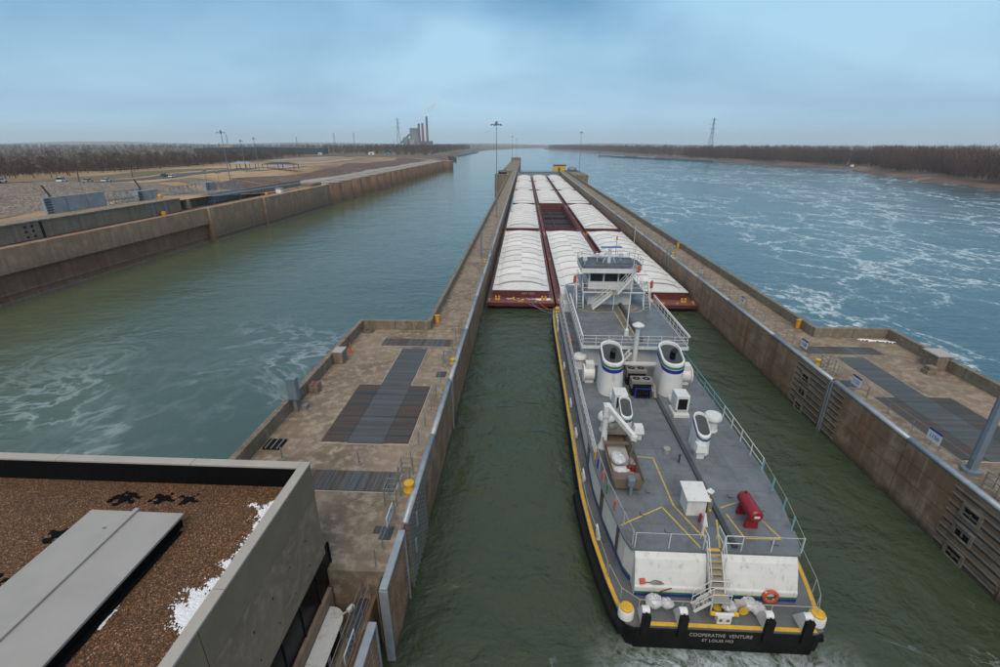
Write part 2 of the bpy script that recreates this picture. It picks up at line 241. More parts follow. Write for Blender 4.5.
# ------------------------------------------------------------------ mesh helpers
class MB:
    def __init__(s): s.v = []; s.f = []; s.m = []
    def add(s, vs, fs, mi=0):
        o = len(s.v); s.v += [tuple(map(float, p)) for p in vs]; s.f += [tuple(i+o for i in f) for f in fs]; s.m += [mi]*len(fs); return s
    def box(s, x0, x1, y0, y1, z0, z1, mi=0):
        return s.add([(x0,y0,z0),(x1,y0,z0),(x1,y1,z0),(x0,y1,z0),(x0,y0,z1),(x1,y0,z1),(x1,y1,z1),(x0,y1,z1)], [(3,2,1,0),(4,5,6,7),(0,1,5,4),(1,2,6,5),(2,3,7,6),(3,0,4,7)], mi)
    def obox(s, c, size, e=(0, 0, 0), mi=0):
        m = Matrix.Translation(c) @ (Matrix.Rotation(e[2], 4, 'Z') @ Matrix.Rotation(e[1], 4, 'Y') @ Matrix.Rotation(e[0], 4, 'X')); a, b, d = (x/2 for x in size)
        vs = [m @ Vector(p) for p in [(-a,-b,-d),(a,-b,-d),(a,b,-d),(-a,b,-d),(-a,-b,d),(a,-b,d),(a,b,d),(-a,b,d)]]
        return s.add(vs, [(3,2,1,0),(4,5,6,7),(0,1,5,4),(1,2,6,5),(2,3,7,6),(3,0,4,7)], mi)
    def beam(s, a, b, w, h, mi=0):
        a, b = Vector(a), Vector(b); d = b-a; l = d.length; d.normalize(); u = Vector((0, 0, 1)) if abs(d.z) < .98 else Vector((0, 1, 0)); r = d.cross(u).normalized(); u = r.cross(d)
        vs = [p + r*x*w/2 + u*z*h/2 for p in (a, b) for x, z in ((-1,-1),(1,-1),(1,1),(-1,1))]
        return s.add(vs, [(0,1,2,3),(7,6,5,4),(0,4,5,1),(1,5,6,2),(2,6,7,3),(3,7,4,0)], mi)
    def prism(s, poly, z0, z1, mi=0, top=None):
        n = len(poly); a = [(x, y, z0) for x, y in poly]; b = [(x, y, z1) for x, y in (top or poly)]
        return s.add(a+b, [tuple(range(n-1, -1, -1)), tuple(range(n, 2*n))]+[(i, (i+1) % n, n+(i+1) % n, n+i) for i in range(n)], mi)
    def ext(s, prof, axis, a0, a1, mi=0):
        n = len(prof); f = (lambda t, p: (t, p[0], p[1])) if axis == 'X' else (lambda t, p: (p[0], t, p[1]))
        return s.add([f(a0, p) for p in prof]+[f(a1, p) for p in prof], [tuple(range(n-1, -1, -1)), tuple(range(n, 2*n))]+[(i, (i+1) % n, n+(i+1) % n, n+i) for i in range(n)], mi)
    def tube(s, pts, r, n=6, mi=0):
        pts = [Vector(p) for p in pts]; rs = r if isinstance(r, (list, tuple)) else [r]*len(pts); rings = []
        for i, p in enumerate(pts):
            d = (pts[min(i+1, len(pts)-1)]-pts[max(i-1, 0)]).normalized(); u = Vector((0, 0, 1)) if abs(d.z) < .95 else Vector((0, 1, 0)); x = d.cross(u).normalized(); y = x.cross(d)
            rings.append([p + (x*math.cos(2*math.pi*k/n)+y*math.sin(2*math.pi*k/n))*rs[i] for k in range(n)])
        return s.loft(rings, mi)
    def loft(s, rings, mi=0, cap=True):
        n = len(rings[0]); vs = [p for r in rings for p in r]; fs = [(i*n+k, i*n+(k+1) % n, (i+1)*n+(k+1) % n, (i+1)*n+k) for i in range(len(rings)-1) for k in range(n)]
        if cap: fs += [tuple(range(n-1, -1, -1)), tuple(range((len(rings)-1)*n, len(rings)*n))]
        return s.add(vs, fs, mi)
    def lathe(s, prof, cx, cy, n=14, mi=0):
        return s.loft([[(cx+r*math.cos(2*math.pi*k/n), cy+r*math.sin(2*math.pi*k/n), z) for k in range(n)] for r, z in prof], mi)
    def ball(s, c, r, n=10, m=7, jit=0., mi=0):
        rr = r if isinstance(r, (tuple, list)) else (r, r, r); rings = []
        for i in range(m+1):
            ph = -math.pi/2+math.pi*i/m; q = max(.02, math.cos(ph)); rings.append([])
            for k in range(n):
                j = 1+random.uniform(-jit, jit); th = 2*math.pi*k/n; rings[-1].append((c[0]+rr[0]*q*math.cos(th)*j, c[1]+rr[1]*q*math.sin(th)*j, c[2]+rr[2]*math.sin(ph)*j))
        return s.loft(rings, mi)
    def torus(s, c, R0, r, axis='Y', n=20, m=8, mi=0):
        vs = []; fs = []
        for i in range(n):
            a = 2*math.pi*i/n
            for k in range(m):
                b = 2*math.pi*k/m; q = R0+r*math.cos(b); p = (q*math.cos(a), r*math.sin(b), q*math.sin(a)) if axis == 'Y' else (q*math.cos(a), q*math.sin(a), r*math.sin(b))
                vs.append((c[0]+p[0], c[1]+p[1], c[2]+p[2])); fs.append((i*m+k, i*m+(k+1) % m, ((i+1) % n)*m+(k+1) % m, ((i+1) % n)*m+k))
        return s.add(vs, fs, mi)
ORG = {}
def wo(o): return ORG.get(o.name, Vector((0, 0, 0)))
def mesh_of(name, mb, mats, o, smooth=False):
    me = bpy.data.meshes.new(name); me.from_pydata([(x-o[0], y-o[1], z-o[2]) for x, y, z in mb.v], [], mb.f)
    for m in (mats if isinstance(mats, (list, tuple)) else [mats]): me.materials.append(M[m])
    if any(mb.m): me.polygons.foreach_set('material_index', mb.m)
    if smooth: me.polygons.foreach_set('use_smooth', [True]*len(me.polygons))
    me.update(); return me
def base_of(mb):
    a = np.array(mb.v); lo, hi = a.min(0), a.max(0); return Vector(((lo[0]+hi[0])/2, (lo[1]+hi[1])/2, lo[2]))
def link(name, me, loc, par=None):
    o = bpy.data.objects.new(name, me); C.objects.link(o)
    if par is not None: o.parent = par; o.location = Vector(loc)-wo(par)
    else: o.location = loc
    ORG[o.name] = Vector(loc); return o
def tag(o, label=None, cat=None, group=None, kind=None):
    for k, v in (('label', label), ('category', cat), ('group', group), ('kind', kind)):
        if v: o[k] = v
    return o
def part(name, mb, mats, par=None, smooth=False, bevel=0., label=None):
    b = base_of(mb); o = link(name, mesh_of(name, mb, mats, b, smooth), b, par)
    if bevel: md = o.modifiers.new('bevel', 'BEVEL'); md.width = bevel; md.segments = 2; md.limit_method = 'ANGLE'
    if smooth:
        md = o.modifiers.new('edges', 'EDGE_SPLIT'); md.split_angle = R(38)
    if label: o['label'] = label
    return o
def one(name, mb, mats, label, cat, group=None, **k): return tag(part(name, mb, mats, None, **k), label, cat, group)
def thing(name, loc, label, cat, group=None): return tag(link(name, None, loc), label, cat, group)
def struct(name, mb, mats, **k): return tag(part(name, mb, mats, **k), kind='structure')
def shared(name, me, loc, par=None, rz=0.):
    o = link(name, me, loc, par); o.rotation_euler.z = rz; return o
def copy_tree(o, par=None, loc=None):
    c = o.copy(); C.objects.link(c); c.parent = par
    if loc is not None: c.location = loc
    for ch in list(o.children): copy_tree(ch, c)
    return c
def at_z(u, v, z):
    cp, spp = math.cos(PITCH), math.sin(PITCH); fw = Vector((-math.sin(YAW)*cp, math.cos(YAW)*cp, -spp)); ri = Vector((math.cos(YAW), math.sin(YAW), 0)); up = ri.cross(fw)
    d = fw+ri*(u-CXP)/F-up*(v-CYP)/F; return Vector((0, 0, CAMZ))+d*((z-CAMZ)/d.z)
def at_y(u, v, y):
    cp, spp = math.cos(PITCH), math.sin(PITCH); fw = Vector((-math.sin(YAW)*cp, math.cos(YAW)*cp, -spp)); ri = Vector((math.cos(YAW), math.sin(YAW), 0)); up = ri.cross(fw)
    d = fw+ri*(u-CXP)/F-up*(v-CYP)/F; return Vector((0, 0, CAMZ))+d*(y/d.y)
def text(name, body, size, loc, rot, mat, par, squeeze=1., thick=.004):
    cu = bpy.data.curves.new(name, 'FONT'); cu.body = body; cu.size = size; cu.align_x = 'CENTER'; cu.align_y = 'CENTER'; cu.extrude = thick
    t = bpy.data.objects.new('tmp', cu); C.objects.link(t); bpy.context.view_layer.update()
    me = bpy.data.meshes.new_from_object(t.evaluated_get(bpy.context.evaluated_depsgraph_get())); bpy.data.objects.remove(t)
    me.materials.clear(); me.materials.append(M[mat]); o = link(name, me, loc, par); o.rotation_euler = rot; o.scale = (squeeze, 1, 1); return o
def railing(par, pts, h, step, nr=2, r=.025, mat='white', pr=None, sub=True, name='railing', postmat=None):
    """horizontal tubes as one part, every post a piece of its own"""
    mb = MB()
    for k in range(nr): mb.tube([(x, y, z+h*(k+1)/nr) for x, y, z in pts], r, 5)
    rl = part(name, mb, mat, par, True); pm = None
    for a, b in zip(pts[:-1], pts[1:]):
        a, b = Vector(a), Vector(b); n = max(1, round((b-a).length/step))
        for i in range(n+1 if b == Vector(pts[-1]) else n):
            p = a.lerp(b, i/n)
            if pm is None: pm = mesh_of('railing_post', MB().tube([(0, 0, 0), (0, 0, h)], pr or r*1.15, 5), postmat or mat, (0, 0, 0))
            shared('railing_post', pm, p, rl if sub else par)
    return rl
WL = -6.0      # river level outside the lock
LX, RX = -6.1, 27.4
def mir(x): return LX+RX-x
# ------------------------------------------------------------------ water
def sheet(name, poly, z, mat): return struct(name, MB().add([(x, y, z) for x, y in poly], [tuple(range(len(poly)))]), mat)
sheet('river_water', [(-12000, -200), (12000, -200), (12000, 14000), (-12000, 14000)], WL, 'river_water')
sheet('lock_water', [(-7.6, -12), (28.9, -12), (28.9, 393.2), (-7.6, 393.2)], 0, 'basin_water')
# ------------------------------------------------------------------ lock walls
def lock_wall(side):
    mx = (lambda x: x) if side == 'L' else mir
    def bx(mb, x0, x1, y0, y1, z0, z1, mi=0):
        a, b = sorted((mx(x0), mx(x1))); return mb.box(a, b, y0, y1, z0, z1, mi)
    lab = {'L': 'long concrete lock wall left of the towboat with rusty deck plates and stepped parapet', 'R': 'long concrete lock wall right of the towboat beside the foamy river'}[side]
    w = thing('lock_wall', (mx(-9), 40, -8), lab, 'lock wall')
    y0 = 16.7 if side == 'L' else -8
    # core bodies; the chamber face is clad with cast blocks standing 5 cm proud
    m = MB(); bx(m, -18.2, LX-.12, y0, 49.2, -8, 5.0); part('platform', m, 'deck_concrete', w)
    m = MB(); bx(m, -10.55, LX-.12, 49.2, 394, -8, 5.0); part('walkway', m, 'deck_concrete', w)
    if side == 'L':
        m = MB(); bx(m, -7.75, -7.2, -8, 16.7, -8, 3.5); part('lower_platform', m, 'deck_concrete', w); m = MB(); bx(m, -30, -7.751, -8, 16.7, -8, 2.0); part('lower_platform', m, 'deck_concrete', w)
    # cast blocks on the chamber face: monoliths about 12 m long, four lifts high
    zs = [-1.5, .85, 2.25, 3.6, 4.93]
    ys = [19.9, 26.2] if side == 'L' else [-8, 2, 11.5, 20.9]
    edges = {'L': [19.9, 25.0, 37.0], 'R': [-8, 8, 20.6, 38.25, 38.55]}[side]
    blocks = []
    if side == 'L': blocks += [(19.9, 28.4), (28.4, 36.75), (37.05, 49.2)]
    else: blocks += [(-8, 8), (8, 20.9), (20.9, 29.6), (29.6, 38.2), (38.62, 49.2)]
    y = 49.2
    while y < 392: blocks.append((y, min(y+12.25, 393))); y += 12.25
    cache = {}
    for a, b in blocks:
        for k in range(4):
            key = (round(b-a, 2), k)
            if key not in cache:
                m = MB(); bx(m, LX-.14, LX+(.0 if k % 2 else .012), 0, b-a-.06, zs[k], zs[k+1]-.055); o = base_of(m); cache[key] = (mesh_of('wall_block', m, 'wall_concrete', o), o)
            me, o = cache[key]; shared('wall_block', me, (o[0], o[1]+a, o[2]), w)
    # rounded steel nosing on the coping, in lengths
    nose = [(LX-.30, 5.0), (LX-.30, 5.13), (LX-.1, 5.15), (LX+.03, 5.08), (LX+.06, 4.97), (LX+.03, 4.86), (LX-.2, 4.85)]
    cc = {}
    for a, b in blocks:
        if a > 200: continue
        key = round(b-a, 2)
        if key not in cc:
            m = MB(); pr = [(mx(p[0]), p[1]) for p in nose]; m.ext(pr if side == 'R' else pr[::-1], 'Y', 0, b-a-.03); o = base_of(m); cc[key] = (mesh_of('coping_nosing', m, 'galv', o, True), o)
        me, o = cc[key]; shared('coping_nosing', me, (o[0], o[1]+a, o[2]), w)
    m = MB(); pr = [(mx(p[0]), p[1]) for p in nose]; m.ext(pr, 'Y', [b for b in blocks if b[0] > 200][0][0], 393); part('coping_nosing', m, 'galv', w)
    # parapets, in cast lengths
    def par_run(xo, xi, a, b, n, z1=6.05):
        for i in range(n):
            m = MB(); q = (b-a)/n; bx(m, xo, xi, a+i*q, a+(i+1)*q-.03, 5.002, z1); part('parapet', m, 'parapet_concrete', w, bevel=.03)
    par_run(-18.2, -17.75, y0 if side == 'R' else 17.2, 48.75, 6)
    for i in range(2):
        m = MB(); a = -18.2+i*4.05; bx(m, a, a+4.02, 48.78, 49.22, 5.002, 6.05); part('parapet', m, 'parapet_concrete', w, bevel=.03)
    par_run(-10.55, -10.1, 49.25, 152, 11); par_run(-10.55, -10.1, 152, 393, 10)
    # steel cover plates over the machinery pits
    pc = {}
    def plate(x0, x1, a, b, mt='plate'):
        key = (round(x1-x0, 3), round(b-a, 3), mt)
        if key not in pc:
            m = MB(); m.box(0, x1-x0-.022, 0, b-a-.022, 0, .045); pc[key] = mesh_of('deck_plate', m, mt, (0, 0, 0))
        xa = min(mx(x0), mx(x1)); o = shared('deck_plate', pc[key], (xa+.015, a+.015, 5.006+random.choice((0, 0, .003, .006))), w)
    for i in range(12): plate(-14.5+i*.604, -14.5+(i+1)*.604, 44.2, 46.1, 'plate_y')
    for i in range(19): plate(-12.05, -9.47, 27.1+i*.863, 27.1+(i+1)*.863)
    for i in range(10): plate(-13.9, -12.05, 27.25+i*.845, 27.25+(i+1)*.845, 'plate_rust'); plate(-9.47, -7.72, 27.25+i*.835, 27.25+(i+1)*.835, 'plate_rust')
    for i in range(10): plate(-13.45+i*.6, -13.45+(i+1)*.6, 22.3, 24.15, 'plate_y')
    for q in ((-14.56, -7.2, 44.12, 44.19), (-14.56, -7.2, 46.11, 46.18), (-13.96, -7.66, 27.0, 27.09), (-14.0, -12.06, 35.72, 35.8), (-9.46, -7.66, 35.62, 35.7), (-7.7, -7.63, 27.1, 35.6), (-9.46, -9.39, 35.7, 43.6), (-12.13, -12.06, 35.8, 43.6), (-13.5, -7.4, 22.2, 22.28), (-7.44, -7.3, 22.28, 24.2)):
        m = MB(); bx(m, q[0], q[1], q[2], q[3], 5.004, 5.03); part('pit_frame', m, 'pad', w)
    m = MB(); bx(m, -7.6, -6.75, 37.4, 38.45, 5.004, 5.05); part('sump_grate', m, 'deck_dark', w)
    if side == 'L':
        m = MB(); m.prism([(-7.75, 19.6), (-6.7, 19.6), (-6.7, 18.7), (-7.35, 18.7), (-7.35, 19.1), (-7.75, 19.1)], 5.004, 5.04); part('sump_grate', m, 'deck_dark', w)
        m = MB(); m.box(-7.74, -7.25, 14.4, 16.4, 3.504, 3.55); part('sump_grate', m, 'deck_dark', w)
    # horizontal armour ribs and line-hook niches in the chamber face
    def ribs(a, b, zlist=(.35, .95, 1.55, 2.15, 2.75, 3.35, 3.95, 4.45)):
        for z in zlist:
            m = MB(); bx(m, LX-.02, LX+.05, a, b, z-.055, z+.055); part('armour_rib', m, 'rail_grey', w)
            m = MB(); bx(m, LX-.02, LX+.022, a+.1, b-.1, z-.20, z-.056); part('rib_groove', m, 'rib_dark', w)
    def niche(yc, zc):
        m = MB()
        for a, b, c, d in ((yc-.68, yc+.68, zc+.33, zc+.45), (yc-.68, yc+.68, zc-.45, zc-.33), (yc-.68, yc-.5, zc-.33, zc+.33), (yc+.5, yc+.68, zc-.33, zc+.33)): bx(m, LX-.02, LX+.13, a, b, c, d)
        o = part('hook_niche', m, 'parapet_concrete', w)
        m = MB(); bx(m, LX-.02, LX+.03, yc-.5, yc+.5, zc-.33, zc+.33); part('niche_back', m, 'dark', o)
        m = MB(); m.tube([(mx(LX-.02), yc, zc-.15), (mx(LX+.10), yc, zc-.12), (mx(LX+.12), yc, zc+.08)], [.05, .055, .06], 7); part('line_hook', m, 'skiff', o)
    if side == 'R':
        ribs(38.9, 43.8); ribs(36.4, 38.15); ribs(21.0, 25.35)
        for yc in (41.95, 23.75):
            for zc in (3.45, 1.98, .38): niche(yc, zc)
        for a, b in ((38.2, 38.32), (38.5, 38.62)):
            m = MB(); bx(m, LX-.3, LX+.07, a, b, -1.5, 5.0); part('joint_armour', m, 'galv', w)
        m = MB(); bx(m, LX-.14, LX-.10, 38.32, 38.5, -1.5, 4.9); part('joint_filler', m, 'dark', w)
    else:
        ribs(19.95, 24.5, [.2+.33*i for i in range(14)])
        for k in range(11):
            m = MB(); bx(m, LX-.02, LX+.075, 20.1+k*.42, 20.16+k*.42, 0, 4.8); part('armour_rib', m, 'rail_grey', w)
        m = MB(); bx(m, LX-.3, LX+.09, 36.76, 37.04, -1.5, 5.0); part('joint_armour', m, 'galv', w)
        for zz, yy in ((3.6, 21.6), (2.2, 21.0)):
            m = MB(); bx(m, LX+.06, LX+.12, yy, yy+.25, zz-.5, zz+.5); part('joint_armour', m, 'galv', w)
    # ladder and floating-bitt guides further down the wall
    for yc in (90.5, 150, 210):
        for k in (-1.9, 0):
            m = MB(); bx(m, LX-.02, LX+.14, yc+k-.16, yc+k+.16, -.5, 6.0 if yc < 100 else 5.0); part('bitt_guide', m, 'mast_grey', w)
    return w
lock_wall('L'); lock_wall('R')
# wall rails
def wall_rail(x, a, b, step, label, h=1.05, z=5.0):
    t = thing('railing', (x, (a+b)/2, z), label, 'railing')
    railing(t, [(x, a, z), (x, b, z)], h, step, 2, .022, 'rail_grey', .03, False, 'rail'); return t
wall_rail(28.35, 25.8, 35.4, 2.4, 'thin grey pipe railing with numbered boards beside the tall grey light pole')
wall_rail(28.3, 35.4, 39.4, 2.0, 'short bent grey railing section by the dark wall joint')
wall_rail(28.3, 42.0, 46.9, 1.55, 'grey railing with a numbered board beside the dark plated pit and yellow bollard')
wall_rail(28.3, 48.2, 86, 2.45, 'long grey railing along the right wall edge opposite the towboat')
wall_rail(28.3, 93, 170, 2.75, 'far grey railing on the right wall beyond the yellow bollard pair')
wall_rail(-6.95, 24.9, 36.3, 2.3, 'grey railing on the left wall edge beside the rusty deck plates')
wall_rail(-6.95, 41.5, 50.5, 2.3, 'grey railing on the left wall edge by the bend in the parapet')
wall_rail(-6.95, 17.0, 20.6, 1.2, 'grey railing beside the stepped dark grate on the left wall')
wall_rail(-7.55, 9.0, 16.4, 1.3, 'double grey handrail on the lower platform beside the building', 1.05, 3.5)
wall_rail(-7.15, 9.0, 16.4, 1.3, 'handrail nearest the gate leaf on the lower platform', 1.05, 3.5)
wall_rail(-6.95, 60, 130, 3.5, 'thin far railing on the left wall beside the covered barges')
# ladder cages standing at the wall edge
def ladder_frame(x, y, label):
    t = thing('ladder_frame', (x, y, 5), label, 'ladder')
    for a, b in ((-.35, -.45), (.35, -.45), (-.35, .45), (.35, .45)):
        m = MB(); m.box(x+a-.03, x+a+.03, y+b-.03, y+b+.03, 5.0, 6.25); part('upright', m, 'rail_grey', t)
    for z in (5.45, 5.85, 6.23):
        m = MB(); m.box(x-.35, x+.35, y-.47, y-.43, z-.025, z+.025); m.box(x-.35, x+.35, y+.43, y+.47, z-.025, z+.025); m.box(x-.37, x-.33, y-.43, y+.43, z-.025, z+.025); part('crossbar', m, 'rail_grey', t)
    m = MB(); m.beam((x-.3, y-.45, 5.5), (x+.3, y-.45, 6.2), .03, .03); part('brace', m, 'rail_grey', t)
ladder_frame(28.15, 40.6, 'grey ladder frame beside yellow bollard on the right wall')
ladder_frame(-6.95, 39.9, 'upper grey ladder frame on the left wall near the small steel grate')
ladder_frame(-7.0, 23.6, 'grey ladder frame just beyond the yellow bollard near the building')
ladder_frame(-7.3, 21.6, 'grey ladder frame nearest the building on the left wall')
ladder_frame(28.3, 90.2, 'far grey ladder frame on the right wall beside twin upright guides')
ladder_frame(28.3, 24.0, 'grey frame beside the yellow bollard at the right edge of the picture')
def bollard(x, y, label, r=.22, h=.55, mat='yellow', z=5.0):
    t = thing('bollard', (x, y, z), label, 'bollard', 'yellow bollards on the lock walls')
    part('base_plate', MB().lathe([(r*1.5, z), (r*1.5, z+.05)], x, y, 10), mat, t); part('post', MB().lathe([(r*1.05, z+.05), (r*.8, z+h*.45), (r*.85, z+h*.7), (r*1.35, z+h*.85), (r*1.3, z+h), (r*.5, z+h*1.06)], x, y, 12), mat, t, True)
bollard(27.98, 41.7, 'yellow bollard above the upper stack of niches on the right wall')
bollard(27.95, 22.9, 'yellow bollard at the right edge of the picture behind the coping')
bollard(-6.55, 22.55, 'yellow bollard beside the ladder frames near the building', .24, .6)
bollard(-6.5, 40.3, 'small yellow bollard beside the upper ladder frame on the left wall', .2, .5)
bollard(28.1, 89.4, 'small far yellow bollard beside twin upright guides on the right wall')
bollard(-6.75, 82, 'small yellow bollard beside the short grey post on the left wall')
def marker(x, y, rz, label):
    t = thing('marker_drum', (x, y, 5.0), label, 'marker')
    part('drum', MB().obox((x, y, 5.5), (.42, .3, .98), (0, 0, rz)), 'orange', t, bevel=.06); part('cap', MB().obox((x, y, 6.02), (.56, .36, .06), (0, 0, rz)), 'orange', t)
marker(31.15, 51.4, .3, 'orange yellow box at the inner corner of the right parapet')
marker(31.0, 96, 0, 'orange yellow box against the far part of the right parapet')
marker(-9.75, 50.9, 0, 'orange yellow box at the corner of the left parapet')
# numbered boards on the right rail
for x, y, s, lab in ((28.32, 28.7, '1150', 'nearest'), (28.28, 36.8, '1125', 'second nearest'), (28.28, 44.8, '1100', 'third nearest'), (28.28, 59.2, '1050', 'fourth nearest'), (28.28, 74.2, '1000', 'farthest')):
    t = thing('number_board', (x-.05, y, 5.55), f'{lab} small white board with blue top edge on the right wall railing', 'sign')
    k = 1.0 if y < 46 else .75; a = .54*k
    part('board', MB().box(x-.075, x-.045, y-a, y+a, 5.42, 6.12), 'sign_white', t); part('header', MB().box(x-.08, x-.04, y-a, y+a, 6.122, 6.26), 'blue', t)
    text('lettering', s, .42, (x-.082, y, 5.76), (math.pi/2, 0, -math.pi/2), 'blue', t, .95*k)
    part('stem', MB().box(x-.10, x-.08, y+.05, y+.10, 5.0, 5.42), 'rail_grey', t)
for y, z, x in ((13.4, 4.1, -7.08), (19.6, 5.55, -6.9)):
    t = thing('number_board', (x, y, z), f'white board with blue figures on the rail {"of the lower platform beside the building" if z < 5 else "by the stepped dark grate"}', 'sign')
    part('board', MB().box(x-.02, x+.02, y-.6, y+.6, z, z+.6), 'sign_white', t); text('figures', '1175' if z > 5 else '1200', .46, (x+.024, y, z+.3), (math.pi/2, 0, math.pi/2), 'blue', t)
# loose things on the left platform
t = thing('concrete_box', (-17.3, 40.2, 5), 'pale square concrete box against the left parapet', 'box'); part('body', MB().box(-17.72, -16.8, 39.6, 40.8, 5.0, 6.15), 'parapet_concrete', t, bevel=.04); part('lid', MB().box(-17.74, -16.75, 39.55, 40.85, 6.152, 6.3), 'cap_metal', t, bevel=.03)
t = thing('block_stack', (-17.3, 34.4, 5), 'short stack of grey blocks with brown tops by the left parapet', 'blocks')
for i in range(2):
    for j in range(2): part('block', MB().box(-17.7+i*.42, -17.3+i*.42, 34.0+j*.42, 34.4+j*.42, 5.0, 5.62), 'parapet_concrete', t, bevel=.02); part('block_top', MB().box(-17.68+i*.42, -17.32+i*.42, 34.02+j*.42, 34.38+j*.42, 5.622, 5.72), 'brick_red' if (i+j) % 2 else 'skiff', t)
t = thing('control_cabinet', (-17.35, 31.1, 5), 'blue grey electrical cabinet on a post by the left parapet', 'cabinet'); part('post', MB().box(-17.5, -17.25, 31.0, 31.2, 5.0, 6.1), 'rail_grey', t); cb = part('cabinet', MB().box(-17.75, -17.0, 30.85, 31.35, 6.1, 7.9), 'cabinet', t, bevel=.03); part('door', MB().box(-17.7, -17.05, 30.82, 30.848, 6.2, 7.8), 'cabinet', cb); part('conduit_box', MB().box(-17.1, -16.7, 31.3, 31.8, 5.0, 5.35), 'rail_grey', t)
t = thing('grate_panel', (-16.95, 26.6, 5), 'dark slatted panel lying flat by the left parapet', 'grate')
for i in range(7): part('slat', MB().box(-17.5, -16.3, 26.1+i*.17, 26.22+i*.17, 5.0, 5.12), 'dark', t)
for xx in (-17.3, -16.9, -16.5): part('batten', MB().box(xx, xx+.07, 26.05, 27.3, 5.121, 5.17), 'rail_grey', t)
t = thing('traffic_cone', (-17.0, 42.3, 5), 'slim red orange cone beside the pale concrete box', 'cone'); part('foot', MB().box(-17.25, -16.75, 42.05, 42.55, 5.0, 5.06), 'rope_red', t); part('cone', MB().lathe([(.12, 5.06), (.07, 5.6), (.05, 6.15)], -17.0, 42.3, 10), 'rope_red', t)
one('rope_coil', MB().torus((-17.0, 48.1, 5.08), .42, .07, 'Z').torus((-17.0, 48.1, 5.2), .38, .07, 'Z').torus((-16.95, 48.1, 5.05), .62, .05, 'Z'), 'skiff', 'brown rope coil in the corner of the left parapet', 'rope', smooth=True)
for x, y, lab in ((-10.4, 24.9, 'short grey post standing in front of the plated strip'), (-15.6, 25.1, 'thin grey post near the slatted panel')):
    one('deck_post', MB().lathe([(.18, 5.0), (.18, 5.06), (.05, 5.07), (.05, 5.95)], x, y, 8), 'rail_grey', lab, 'post')
# right platform
def heap(name, x0, x1, y0, y1, z, mat, thr, res, hgt, fn, label, cat=None):
    nx, ny = int((x1-x0)/res), int((y1-y0)/res); k = MB(); idx = {}
    ph = [(random.uniform(.6, 5), random.uniform(.6, 5), random.uniform(0, 6.3)) for _ in range(16)]
    def f(x, y): return fn(x, y) + sum(math.sin(a*x*1.7+b*y*2.1*(1 if i % 2 else -1)+c) for i, (a, b, c) in enumerate(ph))/16*.6 + random.uniform(-.10, .10)
    val = [[f(x0+i*res, y0+j*res) for j in range(ny+1)] for i in range(nx+1)]
    def vid(i, j):
        if (i, j) not in idx: idx[(i, j)] = len(k.v); e = max(0., val[i][j]-thr); k.v.append((x0+i*res+random.uniform(-.3, .3)*res, y0+j*res+random.uniform(-.3, .3)*res, z+min(hgt, .004+e*hgt*2)))
        return idx[(i, j)]
    for i in range(nx):
        for j in range(ny):
            if min(val[i][j], val[i+1][j], val[i][j+1], val[i+1][j+1]) > thr: k.f.append((vid(i, j), vid(i+1, j), vid(i+1, j+1), vid(i, j+1))); k.m.append(0)
    return one(name, k, mat, label, cat, smooth=False)
heap('snow_patch', 35.6, 39.2, 47.0, 48.6, 5.004, 'snow', .1, .09, .16, lambda x, y: .75-((y-(48.15-(x-35.8)*.22))/.33)**2-max(0, abs(x-37.4)-1.5)*2, 'white strip of snow on the right platform by the parapet', 'snow')
t = thing('concrete_box', (39.0, 41.6, 5), 'grey square box built against the right parapet', 'box'); part('body', MB().box(38.0, 39.0, 41.0, 42.8, 5.0, 6.3), 'parapet_concrete', t, bevel=.04); part('lid', MB().box(37.9, 39.55, 40.95, 42.85, 6.31, 6.45), 'cap_metal', t, bevel=.03)
t = thing('block_stack', (37.1, 40.4, 5), 'small grey stone block stack standing before the right parapet box', 'blocks'); part('block', MB().box(36.6, 37.5, 40.0, 40.8, 5.0, 5.35), 'parapet_concrete', t, bevel=.04); part('block', MB().box(36.75, 37.45, 40.05, 40.75, 5.352, 5.7), 'parapet_concrete', t, bevel=.04)
def light_mast(x, y, z, h, r, label, arms=4, al=1.0):
    t = thing('light_mast', (x, y, z), label, 'light mast')
    part('base', MB().lathe([(r*1.9, z), (r*1.9, z+.25), (r*1.1, z+.3)], x, y, 10), 'mast_grey', t); part('pole', MB().lathe([(r, z+.3), (r*.62, z+h*.6), (r*.42, z+h)], x, y, 8), 'mast_grey', t, True)
    part('crown', MB().lathe([(.2, z+h-.1), (.35, z+h+.2), (.3, z+h+.6), (.1, z+h+.75)], x, y, 8), 'mast_grey', t)
    for i in range(arms):
        a = 2*math.pi*i/arms+.4; m = MB(); m.beam((x+.2*math.cos(a), y+.2*math.sin(a), z+h), (x+al*math.cos(a), y+al*math.sin(a), z+h-.05), .1, .1); q = part('arm', m, 'mast_grey', t)
        m = MB(); m.obox((x+al*1.25*math.cos(a), y+al*1.25*math.sin(a), z+h-.15), (.6, .45, .35), (0, .3, a)); part('lamp_head', m, 'panel_grey', q)
light_mast(28.6, 26.0, 5.0, 27, .27, 'thick grey light pole on the right wall at the picture edge')
light_mast(-7.75, 138, 5.0, 24.4, .16, 'tall slim light mast on the left wall among the covered barges')
light_mast(38.3, 352, 5.0, 27, .2, 'light mast at the far end of the right lock wall')
light_mast(-14.0, 560, 5.0, 27.5, .25, 'light mast beyond the far lock gate on the extension wall'); light_mast(-10.5, 640, 5.0, 25.5, .2, 'most distant thin mast beyond the far lock gate', 3, .5)
t = thing('post', (-7.7, 86.45, 5), 'short grey blue post on the left wall below the tall mast', 'post'); part('pole', MB().lathe([(.16, 5.0), (.14, 9.4)], -7.7, 86.45, 8), 'mast_grey', t); part('cap', MB().lathe([(.2, 9.4), (.2, 9.6)], -7.7, 86.45, 8), 'mast_grey', t)
